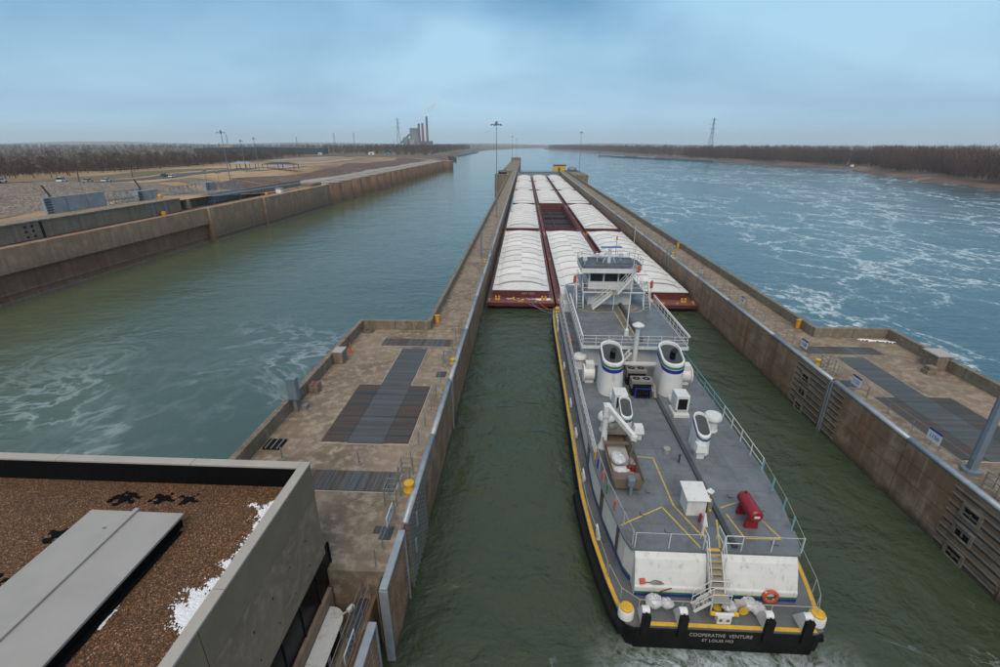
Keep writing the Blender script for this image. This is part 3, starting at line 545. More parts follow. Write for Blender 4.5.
# ------------------------------------------------------------------ gate leaves
def gate_leaf(y0, y1, label):
    t = thing('gate_leaf', (-6.6, (y0+y1)/2, -1.5), label, 'lock gate')
    part('skin_plate', MB().box(-6.62, -6.4, y0+.2, y1-.2, -1.5, 4.75), 'rib_dark', t)
    fr = MB(); fr.box(-6.5, -6.06, y0, y0+.14, -1.5, 4.85); part('end_post', fr, 'galv', t, bevel=.05); part('end_post', MB().box(-6.5, -6.06, y1-.14, y1, -1.5, 4.85), 'galv', t, bevel=.05)
    part('top_girder', MB().box(-6.46, -6.06, y0, y1, 4.852, 5.02), 'galv', t, bevel=.06)
    n = 15
    for i in range(n): z = -.3+i*.34; part('girder', MB().box(-6.399, -6.12, y0+.2, y1-.2, z, z+.11), 'wall_concrete', t)
    k = max(3, int((y1-y0)/.42))
    for i in range(1, k): y = y0+.2+(y1-y0-.4)*i/k; part('stiffener', MB().box(-6.398, -6.16, y-.035, y+.035, -1.4, 4.74), 'wall_concrete', t)
gate_leaf(15.75, 19.45, 'open ribbed steel gate leaf in the left wall nearest the railed grate'); gate_leaf(8.5, 14.15, 'ribbed steel gate leaf at the bottom edge beside the building')
part('leaf_recess', MB().box(-7.199, -7.0, -8, 19.9, -8, 3.4), 'wall_concrete', bpy.data.objects['lock_wall'])
# ------------------------------------------------------------------ far gate and piers
t = thing('far_gate', (10.65, 393.6, -8), 'closed steel gate with a dark top walkway across the far end of the chamber', 'lock gate')
for k in range(2):
    a, b = (-6.0, 10.6) if k == 0 else (10.7, 27.3)
    lf = part('leaf', MB().box(a, b, 393.3, 394.3, -8, 3.6), 'panel_grey', t)
    for i in range(6): q = a+(b-a)*i/5; part('rail_post', MB().box(q-.06, q+.06, 393.3, 393.42, 4.6, 5.6), 'mast_grey', lf)
    part('top_walkway', MB().box(a, b, 393.1, 394.6, 3.6, 4.6), 'mast_grey', lf); part('top_rail', MB().box(a, b, 393.3, 393.42, 5.6, 5.75), 'mast_grey', lf)
t = thing('gate_pier', (-15, 342, -8), 'concrete pier bulging from the far end of the left lock wall', 'pier'); part('body', MB().box(-19.9, -10.6, 332, 352, -8, 5.3), 'parapet_concrete', t); part('coping', MB().box(-20.0, -10.58, 331.9, 352.1, 5.302, 5.6), 'parapet_concrete', t)
t = thing('winch', (-15, 341, 5.6), 'dark winch machinery on the far left pier', 'machine'); part('drum', MB().tube([(-17.5, 340, 7.0), (-12.5, 340, 7.0)], 1.2, 10), 'car_dark', t, True); part('housing', MB().box(-18, -12.3, 341.5, 345, 5.6, 8.0), 'car_dark', t); part('arm', MB().beam((-15, 341, 7.5), (-13, 344, 9.6), .7, .7), 'mast_grey', t)
t = thing('guide_wall', (-11.5, 545, -8), 'long extension wall beyond the far lock gate on the left', 'wall'); part('body', MB().box(-17.6, -5.4, 396, 690, -8, 5.0), 'parapet_concrete', t); part('coping', MB().box(-17.7, -5.3, 660, 690, 5.0, 8.2), 'parapet_concrete', t)
t = thing('gate_pier', (37, 345, -8), 'concrete pier at the far end of the right lock wall', 'pier'); part('body', MB().box(31.95, 42.8, 335, 392, -8, 5.0), 'parapet_concrete', t); part('coping', MB().box(31.9, 42.9, 334.9, 392.1, 5.002, 5.3), 'parapet_concrete', t)
t = thing('machine_house', (27.5, 399, 5), 'yellow machinery house at the far right end of the lock', 'hut'); part('wall', MB().box(22.9, 32.4, 396, 402, 4.6, 9.0), 'yellow', t); part('roof', MB().box(22.5, 32.8, 395.6, 402.4, 9.0, 9.6), 'car_dark', t); part('door', MB().box(26.5, 28, 395.9, 396.0, 4.7, 7.4), 'car_dark', t)
t = thing('gate_engine', (36.5, 385, 5.3), 'grey domed gate machine on the far right pier', 'machine'); part('dome', MB().ball((36.5, 385, 6.5), (3.6, 3, 2.2), 12, 7), 'mast_grey', t, True); part('bed', MB().box(32.5, 41, 381, 389, 5.3, 5.9), 'car_dark', t)
part('pier_foundation', MB().box(22, 33, 394.7, 404, -8, 4.6), 'parapet_concrete', bpy.data.objects['machine_house'])
# ------------------------------------------------------------------ control building
b = thing('control_building', (-19, 5, 2.0), 'flat roofed concrete building with brown gravel roof in the lower left corner', 'building')
BX, BY, BZ = -9.1, 16.5, 11.5
m = MB()
# east wall panels above and below the window band, with form-tie holes
part('roof_slab', MB().box(-29.4, BX-.29, -6, BY-.29, 9.9, 10.30), 'building_concrete', b)
for i, (a, c) in enumerate(((-6, 1.2), (1.23, 8.9), (8.93, BY))): part('wall_panel', MB().box(BX-.28, BX, a, c, 6.3, 9.75), 'building_concrete', b, bevel=.012); part('fascia_panel', MB().box(BX-.28, BX+.025, a, c, 9.78, 11.40), 'fascia', b, bevel=.012)
part('wall_panel', MB().box(-29.4, BX-.285, BY-.28, BY, 6.3, 11.40), 'building_concrete', b)
for i, (a, c) in enumerate(((-6, 1.2), (1.23, 8.9), (8.93, BY))): part('wall_panel', MB().box(BX-.28, BX, a, c, 2.0, 4.1), 'building_concrete', b, bevel=.012)
part('wall_panel', MB().box(-29.4, BX-.285, BY-.28, BY, 2.0, 4.1), 'building_concrete', b)
hole = mesh_of('tie_hole', MB().tube([(-.02, 0, 0), (.003, 0, 0)], .05, 8), 'dark', (0, 0, 0))
for y in np.arange(1.5, 16.2, 1.35):
    for z in (7.15, 8.55): shared('tie_hole', hole, (BX, y+random.uniform(-.05, .05), z), b)
for y in np.arange(1.2, BY-.2, 1.6): wv = part('window_pane', MB().box(BX-.22, BX-.18, y, y+1.54, 4.102, 6.298), 'dark_glass', b); part('mullion', MB().box(BX-.24, BX-.13, y+1.54, y+1.6, 4.102, 6.298), 'dark', wv)
part('window_pane', MB().box(-29, BX-.25, BY-.22, BY-.18, 4.102, 6.298), 'dark_glass', b)
part('building_core', MB().box(-29.4, BX-.6, -6, BY-.6, 2.0, 9.9), 'dark', b)
# parapet lining, cap flashing in lengths
part('parapet_lining', MB().box(-29.4, BX-.31, BY-.34, BY-.30, 10.3, 11.38), 'membrane', b); part('parapet_lining', MB().box(BX-.34, BX-.30, -6, BY-.35, 10.3, 11.38), 'membrane', b)
capp = MB
for a, c in ((-29.4, -20.3), (-20.28, -14.2), (-14.18, BX+.05)): part('cap_flashing', MB().box(a, c if c < BX else BX-.36, BY-.36, BY+.05, 11.40, 11.5), 'cap_metal', b, bevel=.015)
for a, c in ((-6, 2.4), (2.42, 10.2), (10.22, BY+.05)): part('cap_flashing', MB().box(BX-.35, BX+.05, a, c, 11.405, 11.505), 'cap_metal', b, bevel=.015)
part('gravel_bed', MB().box(-29.35, BX-.35, -6, BY-.35, 10.301, 10.42), 'gravel', b)
# gravel stones: loose geometry, one heap
gs = MB()
for _ in range(9000):
    x, y = random.uniform(-24, BX-.5), random.uniform(6.5, BY-.5); r = random.uniform(.012, .03); a = random.uniform(0, 6); q = [(r*math.cos(a+i*2.1), r*math.sin(a+i*2.1)) for i in range(3)]
    gs.add([(x+q[i][0], y+q[i][1], 10.415) for i in range(3)]+[(x, y, 10.42+r*.8)], [(0, 1, 3), (1, 2, 3), (2, 0, 3)])
tag(part('roof_gravel', gs, 'gravel', b), kind='stuff')
# roof hatch: two long metal leaves over a curb, with a ridge seam
# leaf outline runs along the building axis
hx0, hx1, hy0, hy1 = -16.75, -13.0, 5.2, 13.85
h = part('roof_hatch', MB().box(hx0+.1, hx1-.1, hy0+.1, hy1-.1, 10.42, 10.86), 'membrane', b)
part('hatch_leaf', MB().box(hx0, -15.02, hy0, hy1, 10.87, 10.99), 'hatch_metal', h, bevel=.02); part('hatch_leaf', MB().box(-14.86, hx1, hy0, hy1, 10.87, 10.98), 'hatch_metal', h, bevel=.02); part('ridge_seam', MB().box(-15.03, -14.85, hy0-.02, hy1+.1, 10.90, 11.07), 'hatch_metal', h, bevel=.02)
for x, y in ((-15.5, 12.9), (-13.5, 6.4), (-14.1, 6.9), (-16.3, 7.2)): part('lifting_lug', MB().box(x, x+.1, y, y+.06, 10.985, 11.03), 'rail_grey', h)
part('hatch_skirt', MB().box(hx1-.08, hx1+.10, hy0-.3, hy1-.4, 10.42, 10.46), 'membrane', h)
SNW = [(9.1, .0), (9.6, 1.3), (10.3, 1.85), (10.9, 1.6), (11.5, 1.25), (12.2, 1.05), (13.2, 1.0), (13.9, 1.05), (14.5, 1.2), (14.9, 1.5), (15.15, 1.3), (15.35, .9), (15.6, .0)]
heap('snow_patch', -11.9, BX-.36, 9.1, 15.6, 10.425, 'snow', .06, .03, .06, lambda x, y: 1.1*(1-(BX-.36-x)/max(.05, float(np.interp(y, [q[0] for q in SNW], [q[1] for q in SNW]))))+random.uniform(-.28, .28), 'melting snow on brown roof gravel along the parapet', 'snow')
heap('snow_patch', -13.0, -12.6, 9.2, 10.6, 10.425, 'snow', .3, .03, .04, lambda x, y: .6-abs(x+12.85)*4-abs(y-9.9)*.6, 'small snow sliver beside the metal roof hatch', 'snow')
k = 0
for (x, y, rx, ry), lab in zip(((-16.6, 15.1, .75, .45), (-15.0, 15.2, .6, .4), (-13.9, 15.2, .6, .35), (-17.6, 13.0, .5, .5), (-17.9, 10.7, .55, .6)), ('leftmost of three along the far parapet', 'middle of three along the far parapet', 'rightmost of three along the far parapet', 'left of the metal hatch', 'at the left picture edge beside the hatch')):
    heap('bare_patch', x-rx*1.5, x+rx*1.5, y-ry*1.5, y+ry*1.5, 10.424, 'membrane', .26, .03, .02, lambda X, Y: .95-((X-x)/rx)**2-((Y-y)/ry)**2+.55*math.sin(X*9+Y*5)*math.sin(Y*11-X*3)+random.uniform(-.25, .25), f'black bare roof patch in brown gravel, {lab}', 'roof patch')
# white rounded bay on the east wall with dark windows
prof = [(BX+.02, 9.0)] + [(-8.3, 9.0)] + [(-8.3-.7*(1-math.cos(a)), 15.2+.7*math.sin(a)) for a in np.linspace(0, math.pi/2, 7)] + [(BX+.02, 15.9)]
bay = part('bay', MB().prism(prof, 2.0, 3.35), 'white', b); rp = [(x+(.1 if i not in (0, len(prof)-1) else 0), y+(.08 if i > 1 else 0)) for i, (x, y) in enumerate(prof)]
part('bay_roof', MB().prism(rp, 3.352, 3.45), 'white', bay, bevel=.04)
for y in (9.4, 10.8, 12.2, 13.6): part('bay_window', MB().box(-8.31, -8.285, y+.3, y+1.4, 2.45, 3.2), 'dark_glass', bay)
t = thing('security_camera', (-8.2, 15.5, 3.45), 'small white box camera on an arm at the white bay', 'camera'); part('arm', MB().beam((-8.4, 15.5, 3.46), (-8.0, 15.6, 3.7), .06, .06), 'white', t); part('housing', MB().obox((-7.9, 15.65, 3.78), (.2, .36, .2), (0, 0, -.5)), 'white', t, bevel=.02)
# ------------------------------------------------------------------ towboat
XC = 10.75
tb = thing('towboat', (XC, 42, -1), 'white and grey river towboat with black hull pushing the covered barges', 'towboat')
HALF = [(17.15, 4.75), (17.3, 5.15), (18.2, 5.45), (20, 5.8), (23, 6.2), (27, 6.45), (60, 6.45), (65, 6.3), (67.6, 6.05)]
def halfw(tab, y):
    for (a, p), (c, q) in zip(tab[:-1], tab[1:]):
        if a <= y <= c: return p+(q-p)*(y-a)/(c-a)
    return tab[-1][1]
def outline(tab, dx=0., dy0=0., dy1=0.):
    r = [(XC+w-dx-.42*max(0, 1-(y-17)/8), y+(dy0 if i == 0 else 0)-(dy1 if i == len(tab)-1 else 0)) for i, (y, w) in enumerate(tab)]
    l = [(XC-w+dx, y) for (_, w), (_, y) in zip(reversed(tab), reversed(r))]
    return r+l
DK, UP, TD = 1.5, 4.0, 6.4
hull = part('hull', MB().prism(outline(HALF, .35, .3, .3), -1.0, .35, top=outline(HALF, .05)).prism(outline(HALF, .05), .35, 1.40), 'black', tb)
part('main_deck', MB().prism(outline(HALF), 1.401, DK), 'deck_main', tb)
# yellow edge stripe with raised toe, in runs
def ribbon(tab, off0, off1, z, sides=(-1, 1), ya=None, yb=None):
    m = MB()
    for s in sides:
        pts = [(y, w) for y, w in tab if (ya is None or y >= ya) and (yb is None or y <= yb)]
        m.add([(XC+s*(w-o-(.42*max(0, 1-(y-17)/8) if s > 0 else 0)), y, z) for y, w in pts for o in (off0, off1)], [(2*i, 2*i+1, 2*i+3, 2*i+2) if s > 0 else (2*i+2, 2*i+3, 2*i+1, 2*i) for i in range(len(pts)-1)])
    return m
HALF2 = [(y, halfw(HALF, y)) for y in np.arange(17.6, 67.5, 1.0)]
part('edge_stripe', ribbon(HALF2, .04, .25, DK+.004), 'yellow', tb)
part('stern_stripe', MB().box(XC-4.4, XC+4.4, 17.2, 17.42, DK+.001, DK+.006), 'yellow', tb)
# black rubber fender rolls round the quarter
for s in (-1, 1):
    pts = [(XC+s*(halfw(HALF, y)+(.12 if s < 0 else -.05-.42*max(0, 1-(y-17)/8))), y, 1.0 if s < 0 else .9) for y in np.arange(17.3, 28.1, .9)]; part('fender', MB().tube(pts, .36 if s < 0 else .2, 8), 'rubber', hull, True)
    pts = [(XC+s*(halfw(HALF, y)+.03), y, .95) for y in np.arange(28.1, 67, 3)]; part('rub_rail', MB().tube(pts, .14, 6), 'rubber', hull, True)
part('stern_fender', MB().tube([(XC-5.0, 17.22, 1.3), (XC+4.7, 17.22, 1.3)], .1, 8), 'rubber', hull, True)
text('stern_name', 'COOPERATIVE  VENTURE', .33, (XC-.35, 17.095, 1.10), (math.pi/2, 0, 0), 'pad', tb, .84)
part('transom', MB().box(XC-4.7, XC+4.35, 17.1, 17.4, -.8, 1.38), 'black', hull, bevel=.08)
text('port_lettering', 'ST LOUIS MO', .27, (XC-.45, 17.095, .72), (math.pi/2, 0, 0), 'pad', tb, 1.0)
# deckhouse
HS = [(19.0, 4.3), (20.5, 4.75), (24, 5.3), (27, 5.55), (63, 5.55), (64.5, 5.2)]
HS2 = [(19.75, 4.42)]+[h_ for h_ in HS if h_[0] > 20]
part('deckhouse', MB().prism(outline(HS2, .02), DK, 3.88), 'white', tb)
part('upper_deck', MB().prism(outline([(19.7, 4.6)]+[(y, w+.12) for y, w in HS if y > 20]), 3.882, UP), 'deck', tb)
for s in (-1, 1):
    for z0, z1, mm in ((DK+.02, 1.78, 'blue'), (1.80, 1.93, 'green')):
        m = MB(); pts = [(y, w) for y, w in HS2]
        m.add([(XC+s*(w+.008), y, z) for y, w in pts for z in (z0, z1)], [(2*i, 2*i+2, 2*i+3, 2*i+1) if s < 0 else (2*i+1, 2*i+3, 2*i+2, 2*i) for i in range(len(pts)-1)]); part('hull_stripe', m, mm, tb)
# sloped white aft housings either side of the stairs
def aft_house(x0, x1):
    prof = [(19.9, DK), (18.92, DK), (18.92, 2.12), (19.0, 2.22), (19.25, 2.95), (19.5, 3.55), (19.72, 3.87), (19.9, 3.87)]
    o = part('aft_housing', MB().ext([(p[0], p[1]) for p in prof][::-1], 'X', x0, x1), 'white', tb, bevel=.04)
    part('hull_stripe', MB().box(x0+.01, x1-.01, 18.905, 18.919, DK+.02, 1.70), 'blue', o); part('hull_stripe', MB().box(x0+.01, x1-.01, 18.905, 18.919, 1.72, 1.84), 'green', o); return o
aft_house(XC-4.4, 10.15); aft_house(10.95, XC+4.2)
# stern stairs: flight down from the upper deck to a landing, then a short flight to port
st = part('stern_stairs', MB().beam((10.18, 19.75, 4.0), (10.18, 18.55, 2.35), .05, .22).beam((10.92, 19.75, 4.0), (10.92, 18.55, 2.35), .05, .22), 'white', tb)
for i in range(7): t_ = i/6.5; part('step', MB().box(10.2, 10.9, 19.62-1.2*t_, 19.86-1.2*t_, 3.86-1.65*t_, 3.90-1.65*t_), 'tread', st); part('step_nosing', MB().box(10.2, 10.9, 19.58-1.2*t_, 19.617-1.2*t_, 3.85-1.65*t_, 3.90-1.65*t_), 'line_yellow', st)
part('landing', MB().box(10.1, 11.1, 18.0, 18.6, 2.25, 2.32), 'tread', st)
for x, y in ((10.12, 18.02), (11.06, 18.02)): part('landing_leg', MB().box(x-.03, x+.03, y-.03, y+.03, DK, 2.25), 'white', st)
part('short_flight', MB().beam((10.1, 18.05, 2.28), (9.3, 18.05, 1.55), .05, .16).beam((10.1, 18.5, 2.28), (9.3, 18.5, 1.55), .05, .16), 'white', st)
for i in range(4): part('step', MB().box(9.88-i*.2, 10.1-i*.2, 18.08, 18.47, 2.08-i*.17, 2.11-i*.17), 'tread', st)
m = MB()
for y in (18.05, 18.5):
    for dz in (.5, .95): m.tube([(11.05, y, 2.3+dz), (10.1, y, 2.3+dz), (9.3, y, 1.58+dz)], .022, 5)
    for x, z in ((11.05, 2.3), (10.1, 2.3), (9.7, 1.93), (9.3, 1.55)): m.tube([(x, y, z), (x, y, z+.95)], .022, 5)
part('stair_rail', m, 'white', st)
for x in (10.12, 10.98):
    m = MB()
    for dz in (.5, 1.0): m.tube([(x, 20.6, 4.0+dz), (x, 19.75, 4.0+dz), (x, 18.6, 2.4+dz)], .022, 5)
    for y, z in ((20.6, 4.0), (19.75, 4.0), (19.2, 3.2), (18.6, 2.35)): m.tube([(x, y, z), (x, y, z+1.0)], .022, 5)
    part('stair_rail', m, 'white', st)
part('step_nosing', MB().box(10.2, 10.9, 19.75, 19.95, UP+.001, UP+.006), 'yellow', st)
# main-deck push knees, kevel, bitts
for x in (6.55, 8.42, 12.65, 14.55):
    k = part('push_knee', MB().ext([(18.15, DK), (17.2, DK), (17.2, 2.45), (17.32, 2.56), (17.5, 2.56)][::-1], 'X', x-.2, x+.2), 'white', tb, bevel=.03); part('knee_pad', MB().box(x-.21, x+.21, 17.0, 17.198, .9, 2.36), 'rubber', k)
    part('knee_pad', MB().box(x-.03, x+.03, 17.1, 17.19, 2.37, 2.45), 'black', k)
for x, y in ((XC-5.05, 17.75), (XC+4.65, 17.85)): k = part('corner_bitt', MB().lathe([(.42, DK), (.40, 1.95), (.36, 2.0)], x, y, 16), 'white', tb, True); part('bitt_cap', MB().lathe([(.33, 2.001), (.33, 2.1), (.26, 2.14)], x, y, 16), 'yellow', k)
k = part('kevel', MB().box(10.25, 10.95, 17.45, 17.75, DK, 1.95), 'white', tb); part('kevel_horn', MB().tube([(9.95, 17.6, 2.06), (10.3, 17.6, 2.0), (10.9, 17.6, 2.0), (11.25, 17.6, 2.06)], .1, 8), 'white', k, True)
for a, b_ in ((9.9, 10.12), (11.08, 11.3)): part('horn_tip', MB().tube([(a, 17.6, 2.06), (b_, 17.6, 2.04)], .112, 8), 'yellow', k)
for x in (10.42, 10.78): part('kevel_eye', MB().tube([(x, 17.44, 1.75), (x, 17.452, 1.75)], .1, 8), 'skiff', k)
for y in (23, 28.5, 34, 39, 47, 58):
    x = XC-halfw(HALF, y)+.45; k = part('deck_kevel', MB().box(x-.1, x+.1, y-.3, y+.3, DK, 1.85), 'white', tb); part('kevel_horn', MB().tube([(x, y-.55, 1.95), (x, y, 1.9), (x, y+.55, 1.95)], .08, 6), 'white', k)
# stern wire rail
railing(tb, [(XC-5.6, 20.0, DK), (XC-5.2, 18.5, DK), (XC-4.4, 17.85, DK), (XC, 17.85, DK), (XC+4.6, 17.85, DK), (XC+5.1, 18.6, DK), (XC+5.45, 19.6, DK), (XC+6.0, 23, DK)], 1.0, 2.4, 1, .018, 'rope', .022)
railing(tb, [(XC-5.65, 20.2, DK), (XC-6.2, 25, DK), (XC-6.35, 30, DK), (XC-6.35, 36, DK)], .95, 3., 1, .018, 'rope', .022)
# upper-deck rails
railing(tb, [(XC-4.4, 19.85, UP), (10.0, 19.85, UP)], 1.0, 1.9, 1, .011, 'white', .025)
railing(tb, [(11.1, 19.85, UP), (12.0, 19.85, UP)], 1.0, .8, 2, .025, 'white', .028)
railing(tb, [(12.0, 19.85, UP), (XC+4.4, 19.85, UP)], 1.0, 1.5, 1, .011, 'white', .025)
railing(tb, [(XC+4.4, 19.9, UP), (XC+5.0, 23, UP), (XC+5.4, 26.6, UP)], 1.0, 1.7, 1, .014, 'rope', .05, postmat='rail_blue')
railing(tb, [(XC+5.45, 26.8, UP), (XC+5.55, 33.6, UP)], 1.0, 1.75, 2, .03, 'white', .04)
railing(tb, [(XC+5.55, 33.6, UP), (XC+5.55, 42.3, UP), (XC+5.55, 54, UP)], 1.0, 2.0, 2, .03, 'rail_blue', .035)
railing(tb, [(XC-4.5, 20.0, UP), (XC-5.2, 24.0, UP), (XC-5.45, 27.5, UP)], 1.0, 1.2, 1, .02, 'rope', .035)
railing(tb, [(XC-5.5, 27.5, UP), (XC-5.55, 35, UP), (XC-5.55, 44, UP), (XC-5.55, 62, UP)], 1.05, 1.5, 3, .03, 'white', .035)
for y, mm in ((22.4, 'rope_red'), (23.8, 'green'), (25.0, 'rope_red'), (26.3, 'blue'), (27.2, 'orange')): part('rail_gear', MB().obox((XC-halfw(HS, y)-.02, y, UP+.55), (.09, .16, .75), (.1, 0, 0)), mm, tb, bevel=.02)
for y in (21.4, 24.4, 29.5): part('side_door', MB().box(XC-halfw(HS2, y)-.055, XC-halfw(HS2, y)-.02, y, y+.75, 1.95, 3.6), 'deck_dark', tb)
# deck seam trunk and painted lines on the upper deck
part('cable_trunk', MB().box(11.62, 11.9, 20.0, 40.5, UP, UP+.16), 'deck_dark', tb); part('cable_trunk', MB().box(11.52, 11.82, 43.0, 54.2, TD+.13, TD+.42), 'deck_dark', tb)
def line(pts, w=.09, z=UP+.005):
    m = MB()
    for a, c in zip(pts[:-1], pts[1:]):
        a, c = Vector(a), Vector(c); d = (c-a).normalized(); nrm = Vector((-d.y, d.x))*w/2; m.add([(*(a-nrm), z), (*(c-nrm), z), (*(c+nrm), z), (*(a+nrm), z)], [(0, 1, 2, 3)])
    part('painted_line', m, 'line_yellow', tb)
line([(5.9, 21.4), (8.65, 23.0), (9.92, 19.95)]); line([(8.1, 27.95), (9.32, 27.84), (9.38, 23.2), (10.3, 20.74), (11.0, 22.4), (11.4, 22.9)]); line([(10.95, 20.0), (11.55, 22.1)])
line([(12.15, 23.1), (13.25, 23.6)], .09); line([(12.3, 22.6), (12.6, 20.75), (14.6, 20.8), (14.0, 22.7)]); line([(5.6, 29), (6.7, 28.9)])
for x, y in ((8.3, 20.9), (8.0, 24.2), (13.0, 24.0), (14.4, 22.9), (7.2, 22.2), (13.9, 20.3)): part('deck_eye', MB().box(x, x+.28, y, y+.03, UP, UP+.03).box(x, x+.03, y, y+.3, UP, UP+.03), 'deck_dark', tb)
for i, y in enumerate(np.arange(21.6, 41, 2.45)):
    hw_ = halfw(HS, y)-.1; part('weld_seam', MB().box(XC-hw_, 11.6, y, y+.02, UP, UP+.008), 'deck_main', tb); part('weld_seam', MB().box(11.92, XC+hw_, y+.6, y+.62, UP, UP+.008), 'deck_main', tb)
for x in (7.6, 9.7, 14.2): part('weld_seam', MB().box(x, x+.02, 20.5, 41.0, UP+.001, UP+.009), 'deck_main', tb)
for y in np.arange(44, 54, 2.5): part('weld_seam', MB().box(XC-4.8, XC+4.8, y, y+.02, TD+.12, TD+.127), 'deck_main', tb)
part('fill_cap', MB().lathe([(.26, UP), (.26, UP+.32), (.22, UP+.36)], 10.45, 28.6, 12), 'tread', tb); part('sounding_pipe', MB().lathe([(.07, UP), (.07, UP+.7)], 10.95, 27.4, 8), 'deck_dark', tb)
# second tier
part('second_house', MB().box(XC-4.45, XC+4.45, 42.6, 61.5, UP, TD-.06), 'white', tb)
part('second_deck', MB().box(XC-4.95, XC+4.95, 41.7, 62.5, TD-.058, TD+.12), 'deck', tb)
part('deck_fascia', MB().box(XC-4.97, XC+4.97, 41.62, 41.698, TD-.16, TD+.14), 'white', tb)
for s in (-1, 1): part('deck_fascia', MB().box(XC+s*4.952 if s > 0 else XC-5.03, XC+5.03 if s > 0 else XC-4.952, 41.62, 62.5, TD-.16, TD+.16), 'white', tb)
railing(tb, [(XC-4.9, 54.5, TD+.12), (XC-4.9, 41.8, TD+.12), (XC, 41.8, TD+.12), (XC+4.9, 41.8, TD+.12), (XC+4.9, 54.5, TD+.12)], 1.0, 1.2, 3, .028, 'white', .032)
for s in (-1, 1): part('bulwark_rail', MB().box(XC+s*5.0-.06, XC+s*5.0+.06, 41.7, 55, TD+1.1, TD+1.24), 'white', tb)
for x in (7.2, 9.0, 12.6, 14.2): part('second_house_door', MB().box(x, x+.7, 42.57, 42.598, UP+.05, UP+1.95), 'sign_white', tb)
Z2 = TD+.124
line([(6.4, 53.0), (7.0, 52.2), (7.5, 51.5), (10.6, 51.6), (10.75, 43.0)], .1, Z2+.004); line([(11.3, 53.8), (11.35, 43.0)], .08, Z2+.004); line([(12.0, 51.6), (13.4, 51.8), (14.6, 53.2)], .1, Z2+.004); line([(12.3, 53.9), (12.7, 52.2), (13.6, 53.4)], .1, Z2+.004)
# stairs from the upper deck to the second deck
k = part('aft_stairs', MB().beam((8.6, 41.2, 4.1), (10.2, 41.2, 6.4), .06, .2).beam((8.6, 40.5, 4.1), (10.2, 40.5, 6.4), .06, .2), 'white', tb)
for i in range(8): part('step', MB().box(8.65+i*.19, 8.87+i*.19, 40.53, 41.17, 4.25+i*.27, 4.28+i*.27), 'tread', k)
part('hose_reel', MB().tube([(10.1, 41.9, 4.5), (10.1, 42.3, 4.5)], .4, 10), 'red', tb)
# wheelhouse
wh = part('wheelhouse_base', MB().box(7.8, 12.95, 54.3, 60.5, TD+.12, 8.28), 'white', tb, bevel=.03)
part('catwalk', MB().box(7.0, 14.2, 53.2, 61.2, 8.281, 8.42), 'white', tb); part('catwalk_grating', MB().box(7.1, 14.1, 53.3, 61.1, 8.421, 8.44), 'deck', tb)
railing(tb, [(7.05, 60, 8.44), (7.05, 53.25, 8.44), (9.9, 53.25, 8.44)], .95, 1.3, 2, .022, 'white', .026); railing(tb, [(11.3, 53.25, 8.44), (14.15, 53.25, 8.44), (14.15, 60, 8.44)], .95, 1.3, 2, .022, 'white', .026)
ph = part('pilot_house', MB().box(7.75, 13.0, 54.3, 59.6, 8.44, 9.36).box(7.75, 13.0, 54.3, 59.6, 10.32, 10.6), 'white', tb)
for x in (7.75, 9.42, 11.12, 12.82): part('window_post', MB().box(x, x+.18, 54.3, 54.48, 9.36, 10.32), 'white', ph)
for s in (7.75, 12.82):
    for y in (56, 57.8, 59.42): part('window_post', MB().box(s, s+.18, y, y+.18, 9.36, 10.32), 'white', ph)
for x in (7.93, 9.60, 11.30): part('window_pane', MB().box(x, x+1.52, 54.38, 54.42, 9.36, 10.32), 'glass', ph)
for s in (7.83, 12.88):
    for y in (54.48, 56.18, 57.98): part('window_pane', MB().box(s, s+.04, y, y+1.44, 9.36, 10.32), 'glass', ph)
part('cabin_interior', MB().box(8.3, 12.4, 55.4, 59.2, 9.36, 10.32), 'dark', ph)
rf = [(6.75, 53.35), (12.9, 53.35), (14.0, 55.0), (14.0, 57.6), (13.3, 59.2), (7.4, 59.2), (6.75, 58.2)]
part('roof_fascia', MB().prism(rf, 10.6, 11.14), 'white', tb); part('wheelhouse_roof', MB().prism([(10.4+(x-10.4)*.985, 56.3+(y-56.3)*.985) for x, y in rf], 11.142, 11.2), 'deck_dark', tb)
railing(tb, [(x, y, 11.2) for x, y in rf]+[(rf[0][0], rf[0][1], 11.2)], .7, 1.6, 2, .02, 'rail_grey', .024)
rm = part('radar_mast', MB().tube([(10.25, 56.0, 11.2), (10.25, 56.0, 13.0)], [.22, .14], 8).box(9.3, 11.3, 55.9, 56.1, 11.95, 12.1).tube([(9.5, 56, 11.2), (10.2, 56, 12.8)], .05, 6).tube([(11, 56, 11.2), (10.3, 56, 12.8)], .05, 6), 'white', tb)
part('radar_bar', MB().obox((10.4, 55.9, 13.1), (2.5, .22, .16), (0, 0, .03)), 'radar_blue', rm, bevel=.03); part('radar_gearbox', MB().box(10.1, 10.45, 55.75, 56.15, 12.75, 13.02), 'white', rm)
part('masthead_light', MB().box(11.0, 11.14, 56.5, 56.64, 13.9, 14.25), 'rope_red', rm); part('whip_aerial', MB().tube([(11.07, 56.57, 11.2), (11.07, 56.57, 13.9)], .03, 5), 'mast_grey', rm); part('whip_aerial', MB().tube([(13.2, 57, 11.2), (13.2, 57, 15.5)], .025, 5), 'white', rm)
for x, y in ((7.3, 55.2), (11.9, 57.4), (9.0, 57.0)): k = part('searchlight', MB().tube([(x, y, 11.2), (x, y, 11.7)], .06, 6), 'white', tb); part('lamp_drum', MB().tube([(x, y-.25, 11.85), (x, y+.25, 11.9)], .26, 10), 'white', k, True)
part('sat_dome', MB().ball((9.6, 57.6, 11.7), .42, 12, 8), 'white', tb, True)
